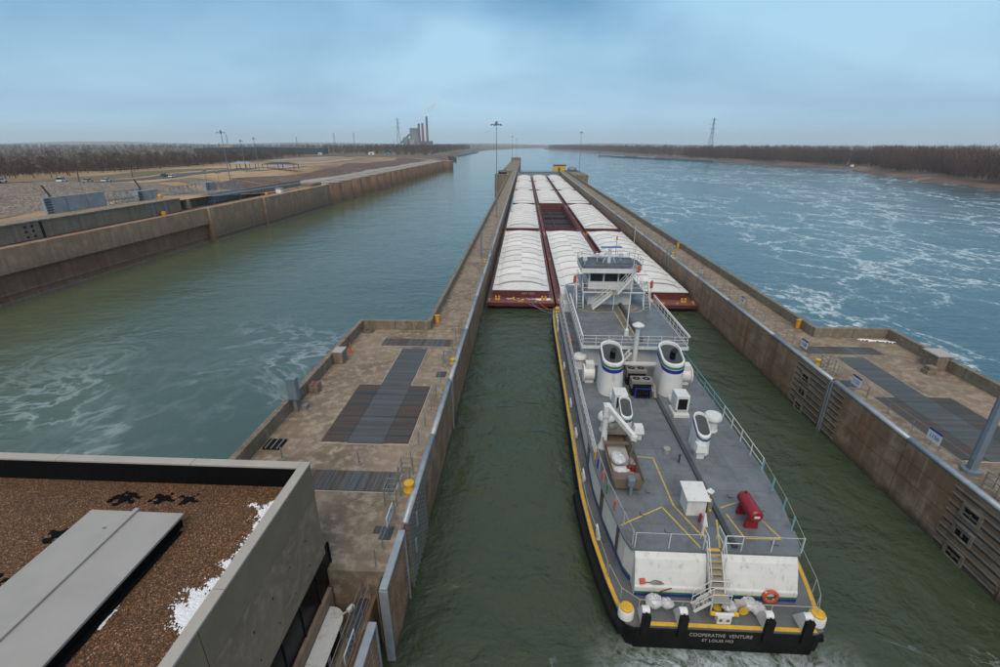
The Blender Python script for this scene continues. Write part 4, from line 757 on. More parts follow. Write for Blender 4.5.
# long outside stair to the wheelhouse, two flights
k = part('wheelhouse_stairs', MB().beam((8.15, 52.3, 6.6), (10.2, 52.3, 8.45), .06, .24).beam((8.15, 53.0, 6.6), (10.2, 53.0, 8.45), .06, .24).beam((10.9, 52.3, 8.5), (12.75, 52.3, 10.9), .06, .24).beam((10.9, 53.0, 8.5), (12.75, 53.0, 10.9), .06, .24), 'white', tb)
part('landing', MB().box(10.15, 10.95, 52.2, 53.1, 8.38, 8.46), 'tread', k); part('landing_leg', MB().tube([(10.5, 52.25, 6.52), (10.5, 52.25, 8.4)], .045, 6), 'white', k); part('step_nosing', MB().box(10.15, 10.3, 52.15, 52.2, 8.36, 8.5).box(10.8, 10.95, 52.15, 52.2, 8.36, 8.5), 'yellow', k)
for i in range(8): part('step', MB().box(8.2+i*.25, 8.45+i*.25, 52.33, 52.97, 6.7+i*.225, 6.73+i*.225), 'tread', k)
for i in range(9): part('step', MB().box(10.95+i*.2, 11.2+i*.2, 52.33, 52.97, 8.62+i*.26, 8.65+i*.26), 'tread', k)
m = MB()
for y in (52.28, 53.02):
    for dz in (.5, .95): m.tube([(8.15, y, 6.7+dz), (10.2, y, 8.5+dz), (10.9, y, 8.5+dz), (12.75, y, 10.9+dz)], .025, 5)
    for x, z in ((8.15, 6.6), (9.2, 7.55), (10.2, 8.45), (10.9, 8.45), (11.8, 9.7), (12.75, 10.9)): m.tube([(x, y, z), (x, y, z+.95)], .025, 5)
part('stair_rail', m, 'white', k)
part('stair_lamp', MB().lathe([(.12, 11.0), (.26, 11.15), (.2, 11.7), (.1, 11.8)], 12.95, 52.4, 8), 'rope_red', tb)
# steep side ladders with white strings at the forward corners
for x0 in (6.35, 14.05):
    k = part('side_ladder', MB().beam((x0, 52.6, 6.55), (x0, 55.0, 9.3), .07, .2).beam((x0+.75, 52.6, 6.55), (x0+.75, 55.0, 9.3), .07, .2), 'white', tb)
    for i in range(9): part('step', MB().box(x0+.04, x0+.71, 52.62+i*.27, 52.85+i*.27, 6.78+i*.3, 6.82+i*.3), 'tread', k)
    part('ladder_rail', MB().tube([(x0, 52.6, 7.5), (x0, 55, 10.2)], .03, 5).tube([(x0+.75, 52.6, 7.5), (x0+.75, 55, 10.2)], .03, 5).tube([(x0, 52.6, 6.5), (x0, 52.6, 7.5)], .03, 5).tube([(x0+.75, 52.6, 6.5), (x0+.75, 52.6, 7.5)], .03, 5), 'white', k)
for x, y, z in ((6.15, 54.2, 9.2), (15.15, 54.4, 8.6)): part('side_light', MB().lathe([(.1, z), (.19, z+.1), (.16, z+.8), (.06, z+.95)], x, y, 8), 'rope_red', tb); part('light_post', MB().tube([(x, y, TD+.12), (x, y, z)], .04, 6), 'white', tb)
part('flag_mast', MB().lathe([(.25, TD+.12), (.2, TD+.7), (.07, TD+.9), (.05, 11.5), (.03, 15.6)], 10.5, 44.5, 8), 'white', tb)
part('forward_house', MB().box(XC-4.4, XC+4.4, 61.52, 64.0, UP, 5.6), 'white', tb); part('winch_box', MB().box(5.2, 6.6, 61, 63.5, UP, 5.8), 'white', tb, bevel=.05); part('winch_box', MB().box(5.4, 6.4, 58.5, 60, UP, 5.2), 'white', tb, bevel=.05)
# bow push knees (two tall white knees against the barges)
for x in (8.0, 13.5): part('bow_knee', MB().box(x-.5, x+.5, 66.9, 68.1, -.5, 4.6), 'black', tb)
part('capstan', MB().lathe([(.4, DK), (.28, 1.9), (.3, 2.2), (.45, 2.35), (.1, 2.45)], 5.3, 63.5, 12), 'yellow', tb, True); part('deck_winch', MB().tube([(4.9, 66, 1.9), (6.0, 66, 1.9)], .35, 10), 'yellow', tb)
for i, y in enumerate((60, 61.2, 62.4, 63.6)): part('hose_rack', MB().box(4.8, 5.0, y, y+.6, DK, 2.2), 'white', tb)
# funnels
def rr(cx, cy, w, l, n=8):
    p = []
    for sx, sy, a0 in ((1, 1, 0), (-1, 1, 90), (-1, -1, 180), (1, -1, 270)):
        r = w*.48
        for i in range(n+1): a = R(a0+90*i/n); p.append((cx+sx*(w/2-r)+r*math.cos(a), cy+sy*(l/2-r)+r*math.sin(a)))
    return p
def funnel(cx, cy, w, l, zb, zf, za, taper=.0, bands=True, pipe=True, band=.21, stripesc=1.):
    def zt(y, d=0.): return za+(zf-za)*((y-(cy-l/2))/l)-d
    def ring(k, d, ext=0.): return [(x, y, zt(y, d)) for x, y in rr(cx, cy, w*k+ext, l*k+ext)]
    base = [(x, y, zb) for x, y in rr(cx, cy, w*(1+taper), l*(1+taper))]
    o = part('funnel', MB().loft([base, ring(1, 1.1*stripesc), ring(1, .12*stripesc), ring(.985, 0)], cap=False).loft([ring(.985, 0), ring(.86, -.03), ring(.84, .25*stripesc)], cap=False), 'white', tb, True)
    d0 = .17*stripesc
    part('funnel_band', MB().loft([ring(1, d0+band, .03), ring(1, d0, .03)], cap=False), 'green', o, True); part('funnel_band', MB().loft([ring(1.0, d0+band*2.9, .03), ring(1, d0+band*1.3, .03)], cap=False), 'blue', o, True)
    part('funnel_top', MB().add(ring(.85, .2*stripesc), [tuple(range(len(ring(1, 0))))]), 'deck_dark', o)
    if pipe: yy = cy-l*.12; part('exhaust_pipe', MB().tube([(cx, yy, zt(yy, .25)), (cx, yy, zt(yy, -.3)), (cx, yy-.35, zt(yy, -.65))], .25, 10), 'black', o, True)
    return o
funnel(7.95, 38.2, 1.85, 3.3, UP, 7.9, 6.95, .12); funnel(13.1, 38.3, 1.9, 3.3, UP, 7.9, 6.95, .12)
part('funnel_tie', MB().box(8.9, 12.15, 38.9, 39.05, 5.9, 6.15), 'white', tb)
funnel(12.9, 29.3, .95, 1.9, UP, 6.4, 5.45, .1, pipe=False, band=.08, stripesc=.6); funnel(8.0, 31.6, .9, 1.9, UP, 6.3, 5.4, .1, pipe=False, band=.08, stripesc=.6)
for x, y in ((12.55, 28.1), (8.75, 30.2)): part('vent_hood', MB().prism([(x-.4, y-.35), (x+.4, y-.35), (x+.4, y+.35), (x-.4, y+.35)], UP+.55, UP+1.1, top=[(x-.3, y-.2), (x+.3, y-.2), (x+.3, y+.35), (x-.3, y+.35)]), 'white', tb, bevel=.03); part('vent_stem', MB().box(x-.25, x+.25, y-.2, y+.3, UP, UP+.55), 'white', tb)
# tall vent, mushroom vents, blowers, intakes
part('tall_vent', MB().lathe([(.3, UP), (.24, UP+.3), (.22, 8.7), (.24, 8.75), (.24, 9.0)], 10.6, 40.7, 12), 'white', tb, True); part('vent_cap', MB().lathe([(.55, 9.0), (.55, 9.08), (.2, 9.3)], 10.6, 40.7, 14), 'white', tb)
for x, y in ((5.75, 42.1), (6.55, 31.2), (14.6, 31.6)):
    k = part('mushroom_vent', MB().lathe([(.48, UP), (.48, UP+.1), (.42, UP+.12), (.42, UP+1.15)], x, y, 16), 'white', tb, True); part('vent_cap', MB().lathe([(.6, UP+1.0), (.66, UP+1.06), (.66, UP+1.28), (.55, UP+1.42), (.1, UP+1.46)], x, y, 18), 'white', k, True)
for x, s in ((6.25, -1), (14.85, 1)):
    k = part('blower', MB().tube([(x-.45, 39.3, UP+.85), (x+.45, 39.3, UP+.85)], .68, 14), 'white', tb, True); part('blower_flange', MB().tube([(x+s*.5-.05, 39.3, UP+.85), (x+s*.5+.05, 39.3, UP+.85)], .85, 14), 'white', k, True); part('blower_box', MB().box(x-.35, x+.4, 38.9, 39.7, UP+1.3, UP+1.95), 'white', k, bevel=.03); part('blower_foot', MB().box(x-.4, x+.4, 38.9, 39.7, UP, UP+.4), 'white', k)
for x in (8.05, 12.9):
    k = part('intake_vent', MB().box(x-.52, x+.52, 33.4, 34.7, UP+.55, UP+1.85), 'white', tb, bevel=.03); part('intake_louvre', MB().box(x-.36, x+.36, 33.385, 33.399, UP+.65, UP+1.6), 'dark', k); part('intake_base', MB().box(x-.62, x+.62, 33.2, 34.8, UP, UP+.28), 'white', k, bevel=.02); part('intake_stem', MB().box(x-.3, x+.3, 33.6, 34.5, UP+.28, UP+.55), 'white', k); part('intake_elbow', MB().tube([(x-.35, 34.7, UP+.7), (x-.45, 35.2, UP+.9)], .25, 8), 'white', k, True)
# condenser units
for y in (37.05, 39.1):
    k = part('condenser', MB().box(9.55, 11.3, y-.5, y+.5, 4.75, 5.5), 'condenser', tb, bevel=.02); part('condenser_coil', MB().box(9.62, 11.23, y-.515, y-.5, 4.4, 5.2), 'dark', k); part('condenser_frame', MB().box(9.6, 11.25, y-.45, y+.45, UP, 4.75), 'dark', k)
    for x in (10.0, 10.85): part('fan_guard', MB().torus((x, y, 5.5), .34, .03, 'Z', 18, 6), 'condenser', k); part('fan_well', MB().lathe([(.32, 5.502), (.32, 5.508)], x, y, 16), 'dark', k); part('fan_hub', MB().lathe([(.09, 5.509), (.09, 5.53)], x, y, 8), 'condenser', k)
m = MB()
for x in (9.85, 11.15): m.box(x-.05, x+.05, 36.2, 36.32, UP, 4.95)
m.box(9.9, 11.1, 36.2, 36.3, 4.85, 4.95).box(9.9, 11.1, 36.2, 36.3, UP+.02, UP+.12); part('unit_stand', m, 'blue', tb)
m = MB()
for i in range(6): x = 10.0+i*.2; m.tube([(x, 36.25, 4.9), (x+.05, 36.1, 4.5), (x+.02, 36.22, UP+.05)], .07, 6)
part('hose_bundle', m, 'dark', tb); part('hose_bundle', MB().tube([(11.4, 37.8, 5.2), (11.5, 36.6, 4.9), (11.55, 36.2, 4.1)], .16, 7).tube([(11.3, 37, 5), (11.35, 36.4, 4.6), (11.45, 36.3, 4.05)], .12, 7), 'condenser', tb)
# davit crane over the skiff
k = part('davit', MB().lathe([(.42, UP), (.36, UP+.15), (.22, UP+.6), (.2, 6.2), (.24, 6.9)], 6.05, 29.0, 12), 'white', tb, True)
part('davit_head', MB().box(5.82, 6.3, 28.7, 29.3, 6.6, 7.5), 'white', k, bevel=.03); part('davit_boom', MB().beam((6.0, 29.1, 7.45), (7.45, 26.6, 6.55), .26, .34), 'white', k); part('davit_tip', MB().obox((7.5, 26.5, 6.5), (.34, .34, .3), (0, 0, -.5)), 'white', k); part('davit_winch', MB().tube([(6.25, 28.6, 6.0), (6.75, 28.6, 6.0)], .22, 10), 'condenser', k); part('davit_ram', MB().beam((6.2, 28.8, 5.6), (6.8, 27.7, 6.8), .12, .12), 'tread', k); part('davit_fall', MB().tube([(7.5, 26.45, 6.4), (7.4, 26.6, 5.0)], .03, 5), 'rail_grey', k)
# ------------------------------------------------------------------ loose things on the towboat
sk = thing('skiff', (6.9, 27, UP), 'tan flat bottomed skiff with outboard motor under the davit', 'skiff')
def skring(y, w, z0, z1): return [(6.85+(y-27)*-.0-w*.78, y, z0), (6.85+w*.78, y, z0), (6.85+w, y, z1), (6.85-w, y, z1)]
rs = [skring(24.3, .95, UP+.25, UP+.85), skring(27, .98, UP+.25, UP+.88), skring(29.4, .88, UP+.32, UP+.95), skring(30.6, .6, UP+.72, UP+1.1)]
m = MB()
for a, c in zip(rs[:-1], rs[1:]):
    o = len(m.v); m.v += a+c; m.f += [(o, o+1, o+5, o+4), (o+1, o+2, o+6, o+5), (o+3, o, o+4, o+7)]; m.m += [0]*3
m.add(rs[0], [(3, 2, 1, 0)]); m.add(rs[-1], [(0, 1, 2, 3)])
hl = part('hull', m, 'skiff', sk); md = hl.modifiers.new('shell', 'SOLIDIFY'); md.thickness = .05
part('bow_deck', MB().add([(6.85-.84, 29.2, UP+.93), (6.85+.84, 29.2, UP+.93), (6.85+.58, 30.5, UP+1.08), (6.85-.58, 30.5, UP+1.08)], [(0, 1, 2, 3)]), 'skiff', sk)
part('thwart', MB().box(6.0, 7.7, 28.3, 28.7, UP+.66, UP+.72), 'skiff', sk); part('stern_bench', MB().box(5.98, 7.72, 24.5, 25.2, UP+.66, UP+.74), 'skiff', sk); part('floor', MB().box(6.2, 7.5, 24.5, 29, UP+.32, UP+.36), 'rope', sk)
for s in (-1, 1): part('gunwale', MB().tube([(6.85+s*.96, 24.3, UP+.87), (6.85+s*.99, 27, UP+.9), (6.85+s*.89, 29.4, UP+.97), (6.85+s*.6, 30.6, UP+1.12)], .035, 6), 'skiff', sk)
ob = part('outboard', MB().box(6.7, 7.15, 23.75, 24.3, UP+.75, UP+1.3), 'mast_grey', sk, bevel=.08); part('outboard_leg', MB().box(6.84, 7.0, 23.8, 24.1, UP+.05, UP+.75), 'mast_grey', ob)
for y in (25, 28.5): part('cradle', MB().box(6.2, 7.5, y-.08, y+.08, UP, UP+.25), 'condenser', sk)
one('tarp_bundle', MB().ball((6.7, 26.9, UP+.62), (.5, .75, .3), 14, 8, .12), 'plastic_bag', 'white crumpled bundle lying in the skiff', 'bundle', smooth=True)
one('tarp_bundle', MB().ball((6.75, 25.8, UP+.48), (.55, .35, .18), 12, 6, .12), 'plastic_bag', 'pale flat sack in the skiff before the red cans', 'bundle', smooth=True)
for x, lab in ((7.15, 'left of two red fuel cans in the skiff'), (7.42, 'right of two red fuel cans in the skiff')): t = thing('fuel_can', (x, 25.9, UP+.36), lab, 'fuel can'); part('body', MB().box(x-.1, x+.1, 25.75, 26.05, UP+.36, UP+.72), 'red', t, bevel=.03); part('spout', MB().tube([(x, 25.85, UP+.72), (x, 25.8, UP+.84)], .03, 6), 'black', t)
one('gear_heap', MB().ball((7.5, 26.5, UP+.6), (.22, .35, .25), 9, 6, .25), 'condenser', 'dark brown heap of gear beside the red fuel cans', 'gear')
t = thing('deck_locker', (10.4, 22.9, UP), 'white square deck locker with a sloped lid on the aft deck', 'locker'); part('body', MB().box(9.85, 10.95, 22.35, 23.55, UP, 5.15), 'white', t, bevel=.02); part('lid', MB().add([(9.72, 22.2, 5.16), (11.08, 22.2, 5.16), (11.08, 23.7, 5.36), (9.72, 23.7, 5.36), (9.72, 22.2, 5.24), (11.08, 22.2, 5.24), (11.08, 23.7, 5.44), (9.72, 23.7, 5.44)], [(3,2,1,0),(4,5,6,7),(0,1,5,4),(1,2,6,5),(2,3,7,6),(3,0,4,7)]), 'white', t, bevel=.02)
t = thing('fire_pump', (11.25, 22.7, UP), 'small stand with orange valves and hood beside the white locker', 'pump'); part('stand', MB().box(11.1, 11.35, 22.5, 23.0, UP, 4.9), 'condenser', t); part('valve', MB().ball((11.22, 22.6, 5.0), .1, 8, 5), 'orange', t); part('valve', MB().ball((11.2, 22.4, 4.4), .09, 8, 5), 'orange', t); part('hood', MB().lathe([(.28, 5.3), (.05, 5.5)], 11.3, 23.0, 4), 'white', t); part('hood_post', MB().tube([(11.3, 23.0, UP), (11.3, 23.0, 5.3)], .04, 6), 'white', t)
t = thing('fire_extinguisher', (10.55, 21.75, UP), 'red extinguisher on a white stand in front of the locker', 'extinguisher'); part('bottle', MB().lathe([(.09, UP+.1), (.09, UP+.6), (.03, UP+.7)], 10.45, 21.8, 8), 'red', t); part('stand', MB().prism([(10.55, 21.5), (10.85, 21.5), (10.85, 21.9), (10.55, 21.9)], UP, UP+.75, top=[(10.66, 21.75), (10.72, 21.75), (10.72, 21.8), (10.66, 21.8)]), 'white', t)
t = thing('fuel_tank', (13.25, 22.1, UP), 'dark red horizontal tank on two legs on the aft deck', 'tank'); part('shell', MB().tube([(13.25, 21.2, 5.05), (13.25, 21.3, 5.05), (13.25, 22.95, 5.05), (13.25, 23.05, 5.05)], [.30, .39, .39, .30], 18), 'red', t, True)
for y in (21.6, 22.7): part('cradle', MB().prism([(12.88, y-.09), (13.62, y-.09), (13.62, y+.09), (12.88, y+.09)], UP, 4.85, top=[(12.95, y-.06), (13.55, y-.06), (13.55, y+.06), (12.95, y+.06)]), 'red', t)
part('filler', MB().lathe([(.06, 5.4), (.06, 5.58), (.03, 5.62)], 13.25, 22.8, 8), 'red', t); part('plate', MB().box(13.1, 13.4, 21.185, 21.199, 5.0, 5.15), 'sign_white', t)
def bag(x, y, r, lab):
    t = thing('rubbish_bag', (x, y, DK), lab, 'bag'); part('body', MB().ball((x, y, DK+r*.72), (r, r*.85, r*.78), 14, 9, .13), 'plastic_bag', t, True); part('knot', MB().ball((x+.05, y, DK+r*1.5), (.09, .09, .12), 7, 5, .2), 'plastic_bag', t)
bag(7.25, 18.35, .46, 'largest clear rubbish bag in the pair left of the stern stairs'); bag(7.95, 18.3, .36, 'smaller clear rubbish bag in the pair left of the stern stairs'); bag(11.15, 18.25, .38, 'clear rubbish bag just right of the stern stairs'); bag(12.2, 18.45, .42, 'clear rubbish bag behind the yellow disc'); bag(12.6, 18.2, .4, 'rightmost clear rubbish bag on the stern deck')
t = thing('line_reel', (11.75, 18.3, DK), 'pale reel frame with a yellow disc on the stern deck', 'reel'); part('frame', MB().box(11.45, 12.0, 18.2, 18.5, DK, 2.05), 'rope', t); part('disc', MB().tube([(11.8, 18.0, 1.75), (11.8, 18.06, 1.75)], .24, 14), 'yellow', t)
one('bucket', MB().lathe([(.22, DK), (.22, DK+.08), (.16, DK+.1)], 10.6, 18.35, 14), 'yellow', 'round yellow bucket below the stern stair landing', 'bucket')
t = thing('life_ring', (13.5, 18.85, 1.95), 'orange red life ring hung on the white aft housing', 'life ring'); part('ring', MB().torus((13.5, 18.82, 1.95), .34, .10, 'Y', 24, 8), 'rope_red', t, True)
for a in (45, 135, 225, 315): part('band', MB().torus((13.5+.34*math.cos(R(a)), 18.82, 1.95+.34*math.sin(R(a))), .06, .055, 'Y', 8, 6), 'sign_white', t)
t = thing('shovel', (7.4, 18.95, 2.2), 'red scoop shovel lying on the left aft housing', 'shovel'); part('blade', MB().obox((6.75, 19.02, 2.45), (.3, .3, .08), (.9, 0, .2)), 'rope_red', t); part('handle', MB().tube([(6.9, 19.02, 2.38), (7.9, 18.98, 2.36)], .03, 6), 'skiff', t); part('rag', MB().ball((7.5, 19.0, 2.42), (.35, .12, .1), 9, 5, .2), 'condenser', t)
one('broom', MB().tube([(7.7, 18.86, 1.9), (8.3, 18.86, 2.2)], .03, 6), 'red', 'short red broom handle resting on the left aft housing', 'broom')
one('rescue_litter', MB().box(5.28, 5.55, 47.5, 50, UP, UP+.6), 'rope_red', 'orange float stowed on the left upper walkway', 'float', bevel=.1)
# ------------------------------------------------------------------ barges
BW, BL = 10.67, 60.9
def barge_proto(openhold):
    t = thing('hopper_barge', (0, 0, -1), '', 'barge')
    if openhold:
        part('hull', MB().box(-BW/2, -4.4, 0, BL, -1, 1.0).box(4.4, BW/2, 0, BL, -1, 1.0).box(-4.4, 4.4, 0, 2.5, -1, 1.0).box(-4.4, 4.4, BL-2.2, BL, -1, 1.0), 'maroon', t)
    else: part('hull', MB().ext([(0.0, 1.0), (0.0, .55), (3.2, -1), (BL-3.2, -1), (BL, .55), (BL, 1.0)], 'X', -BW/2, BW/2), 'maroon', t)
    for x in (-3.4, 0, 3.4): part('stern_box', MB().box(x-.7, x+.7, .25, 1.2, -.4, .7), 'black', t)
    if openhold: part('deck', MB().box(-BW/2-.02, -4.4, -.05, BL+.05, 1.001, 1.22).box(4.4, BW/2+.02, -.05, BL+.05, 1.001, 1.22).box(-4.4, 4.4, -.05, 2.6, 1.001, 1.22).box(-4.4, 4.4, BL-2.3, BL+.05, 1.001, 1.22), 'maroon_deck', t)
    else: part('deck', MB().box(-BW/2-.02, BW/2+.02, -.05, BL+.05, 1.0, 1.22), 'maroon_deck', t, bevel=.05)
    hw, ya, yb = 4.42, 2.5, BL-2.2
    cm = part('coaming', MB().box(-hw, hw, ya, ya+.12, 1.221, 2.42).box(-hw, hw, yb-.12, yb, 1.221, 2.42).box(-hw, -hw+.12, ya+.12, yb-.12, 1.221, 2.42).box(hw-.12, hw, ya+.12, yb-.12, 1.221, 2.42), 'maroon', t)
    for x in (-3.7, 3.7):
        for y in (1.4, BL-1.2):
            k = part('timberhead', MB().box(x-.42, x+.42, y-.22, y+.22, 1.221, 1.32), 'yellow', t)
            for s in (-.26, .26): part('bitt_post', MB().lathe([(.15, 1.32), (.13, 1.62), (.19, 1.66), (.17, 1.78)], x+s, y, 8), 'yellow', k)
    for x in (-4.95, 4.95):
        for y in (.7, 30, BL-.7): part('kevel', MB().box(x-.1, x+.1, y-.4, y+.4, 1.221, 1.5), 'yellow', t)
    part('deck_fitting', MB().box(-.5, .5, .25, .5, 1.221, 1.38), 'orange', t); part('deck_fitting', MB().box(-1.3, -1.0, 1.6, 1.9, 1.221, 1.5), 'yellow', t); part('deck_fitting', MB().box(2.3, 2.6, .3, .5, 1.221, 1.42), 'orange', t)
    if openhold:
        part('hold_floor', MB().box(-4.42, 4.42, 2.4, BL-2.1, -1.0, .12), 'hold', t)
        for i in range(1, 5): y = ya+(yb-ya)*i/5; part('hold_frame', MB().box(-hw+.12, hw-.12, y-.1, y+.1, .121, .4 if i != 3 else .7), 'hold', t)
        part('hold_keelson', MB().box(-1.0, -.75, ya+.12, yb-.12, .121, .45), 'maroon', t)
    return t, cm
def cover_mesh(xa, xb, ln, name):
    """arched fibreglass hatch cover with raised lips and three low ribs; its own y runs 0..ln"""
    hw = 4.55; nx = 12 if xa*xb == 0 else 24; sts = [(0, -.1), (.0, .22), (.16, .22), (.22, .05)]
    ln -= .13
    for i in range(1, 7): q = ln*i/7; sts += [(q-.14, .04), (q-.06, .14 if i % 3 else .2), (q+.06, .14 if i % 3 else .2), (q+.14, .04)]
    sts += [(ln-.2, .05), (ln-.16, .13), (ln-.02, .13)]
    def zz(x): u = min(1, abs(x)/3.8); return 2.50+.62*(1-u**2.6)
    m = MB(); xs = [xa+(xb-xa)*i/nx for i in range(nx+1)]
    m.v = [(x, y, zz(x)+d*(1 if abs(x) < 3.6 else .35)) for y, d in sts for x in xs]; n = nx+1
    m.f = [(j*n+i, j*n+i+1, (j+1)*n+i+1, (j+1)*n+i) for j in range(len(sts)-1) for i in range(nx)]; m.m = [0]*len(m.f)
    for x in (xa, xb):      # side skirts
        if abs(x) > 4: o = len(m.v); m.v += [(x, 0, zz(x)+.17), (x, ln, zz(x)+.1), (x, ln, 2.425), (x, 0, 2.425)]; m.f.append((o, o+1, o+2, o+3)); m.m.append(0)
    o = len(m.v); m.v += [(x, 0, zz(x)+.17) for x in xs]+[(x, 0, 2.425) for x in xs]; m.f += [(o+i, o+i+1, o+n+i+1, o+n+i) for i in range(nx)]; m.m += [0]*nx
    return mesh_of(name, m, 'white_cover', (0, 0, 0))
def hip_mesh(ln, name):
    # end cover: nested arches falling to the eave
    m = MB(); nx = 24; xs = [-4.55+9.1*i/nx for i in range(nx+1)]; st = []
    for k in range(5): a = ln*k/5; st += [(a, k/5+.02), (a+.02, k/5+.16), (a+.16, k/5+.18), (a+.22, k/5+.10)]
    st += [(ln-.14, 1.0)]; n = nx+1
    for y, f in st:
        for x in xs:
            u = min(1, abs(x)/3.8); z = 2.50+.62*(1-u**2.6); m.v.append((x, y, min(z, 2.50+.62*f*max(0, 1-(u**4)*.6))))
    m.f = [(j*n+i, j*n+i+1, (j+1)*n+i+1, (j+1)*n+i) for j in range(len(st)-1) for i in range(nx)]; m.m = [0]*len(m.f)
    o = len(m.v); m.v += [(x, 0, 2.425) for x in xs]; m.f += [(i+1, i, o+i, o+i+1) for i in range(nx)]; m.m += [0]*nx
    return mesh_of(name, m, 'white_cover', (0, 0, 0))
CV = {}
pcov, _ = barge_proto(False); popen, _ = barge_proto(True)
LN = 5.02; me_l = cover_mesh(-4.55, 0, LN, 'hatch_cover'); me_r = cover_mesh(0, 4.55, LN, 'hatch_cover'); me_f = hip_mesh(2.72, 'hatch_cover'); me_e = cover_mesh(-4.55, 4.55, 5.3, 'hatch_cover')
y = 2.42
link('hatch_cover', me_f, (0, y, -1+1), pcov).location = (0, y, 1.0)
for i in range(10): o = link('hatch_cover', me_l, (0, 0, 0), pcov); o.location = (0, y+2.74+i*LN, 1.0)
for i in range(10): o = link('hatch_cover', me_r, (0, 0, 0), pcov); o.location = (0, y+2.74+(i-.0)*LN+(2.5 if i < 9 else 0)*1.0, 1.0+(.02 if i < 9 else -.05))
o = link('hatch_cover', me_r, (0, 0, 0), pcov); o.location = (0, y+2.74, .985)
o = link('hatch_cover', me_f, (0, 0, 0), pcov); o.location = (0, y+2.74+10*LN+2.72, 1.0); o.rotation_euler.z = math.pi
o = part('eave_trim', MB().box(-4.6, -4.42, 2.4, BL-2.2, 2.421, 2.56).box(4.42, 4.6, 2.4, BL-2.2, 2.421, 2.56), 'white_cover', pcov)
order = ['nearest', 'second', 'third', 'fourth', 'farthest']; cols = ['left', 'middle', 'right']
used = False
for r in range(5):
    for c in range(3):
        loc = ((-.25, 10.72, 21.72)[c], 71.0+r*61.6, -1)
        if (r, c) == (1, 1): o = popen; o.location = loc; o['label'] = 'open empty maroon barge in the middle column between covered barges'
        else:
            o = pcov if not used else copy_tree(pcov, None, loc); used = True; o.location = loc
            o['label'] = f'white covered barge, {order[r]} from the towboat in the {cols[c]} column'
        o['group'] = 'barges of the tow'; o['category'] = 'barge'
        if r == 2 and c == 0:
            p_ = part('painted_rim', MB().box(-4.62, -4.2, 3, 58, 1.55+1, 1.62+1).box(-4.6, 4.6, 2.2, 2.9, 2.42, 2.66), 'rail_blue'); p_.parent = o; p_.location = (0, 2.2, 3.45)
        if r == 3 and c == 0:
            p_ = part('painted_rim', MB().box(-4.62, -4.2, 3, 30, 2.55, 2.62).box(-4.6, 4.6, 2.2, 2.9, 2.42, 2.66), 'orange'); p_.parent = o; p_.location = (0, 2.2, 3.45)
for c, s in ((0, 'ART 1059'), (2, 'AT 6505')):
    host = next(o for o in C.objects if o.get('label') == f'white covered barge, nearest from the towboat in the {cols[c]} column')
    q = text('barge_number', s, .5, (0, 0, 0), (math.pi/2, 0, 0), 'pad', host); q.location = (1.2 if c == 0 else -2.2, 2.49, 2.9)
heap('snow_patch', -2.5, 4.6, 71.3, 73.3, 1.225, 'snow', .45, .07, .05, lambda x, y: .55-abs(y-72.7)*.6+(.25 if x > 2.2 else 0), 'thin snow on the maroon deck of the left front barge', 'snow')
heap('snow_patch', 17.5, 22, 71.4, 73.2, 1.225, 'snow', .5, .07, .05, lambda x, y: .5-abs(y-72.4)*.6, 'thin snow on the maroon deck of the right front barge', 'snow')
def rope(a, b_, mat, lab, sag=.5):
    a, b_ = Vector(a), Vector(b_); one('tow_line', MB().tube([a.lerp(b_, i/8)-Vector((0, 0, sag*4*(i/8)*(1-i/8))) for i in range(9)], .05, 5), mat, lab, 'rope')
rope((.3, 71.2, 1.35), (5.0, 66, 1.9), 'rope_red', 'red tow line from the left barge to the towboat bow, left one'); rope((2.5, 71.2, 1.35), (5.3, 65.5, 1.9), 'rope_red', 'red tow line nearest the towboat on the left barge'); rope((1.2, 71.2, 1.35), (4.9, 64, 1.9), 'rope_blue', 'blue tow line between the red lines on the left barge')
rope((19.9, 71.2, 1.35), (16.6, 66.5, 1.7), 'rope_red', 'red tow line from the right barge to the towboat'); rope((20.3, 71.2, 1.35), (16.7, 64.0, 1.7), 'rope_blue', 'blue tow line from the right barge to the towboat')
# ------------------------------------------------------------------ land side (left)
SHORE = [(-104, -400), (-104, 248), (-110.5, 252), (-110.5, 640), (-106, 700), (-118, 820), (-164, 1058), (-205, 1700), (-239, 2570), (-215, 3100), (-150, 3700), (-60, 4500), (400, 5600)]
def shore_x(y):
    for (x0, a), (x1, c) in zip(SHORE[:-1], SHORE[1:]):
        if a <= y <= c: return x0+(x1-x0)*(y-a)/(c-a)
    return SHORE[-1][0]
def sm(a, b_, x): x = min(1, max(0, (x-a)/(b_-a))); return x*x*(3-2*x)
def land_h(s, y):
    near = 8.4 if s < 14 else 8.4+4.0*sm(14, 60, s)            # behind the upper wall, up to the levee road
    near = near-1.2*sm(75, 130, s)
    far = 5.0 if s < 16 else 5.0+4.2*sm(16, 62, s)
    k = sm(150, 215, y); h = near*(1-k)+far*k
    if y > 650: q = sm(650, 760, y); h = h*(1-q)+q*(-6.3+10.5*sm(0, 26, s)+4*sm(30, 200, s))
    h = h*(1-sm(300, 700, s))+10.*sm(300, 700, s)
    return h+(.25*math.sin(s*.11+y*.05)*math.sin(y*.043+1) if s > 16 else 0)
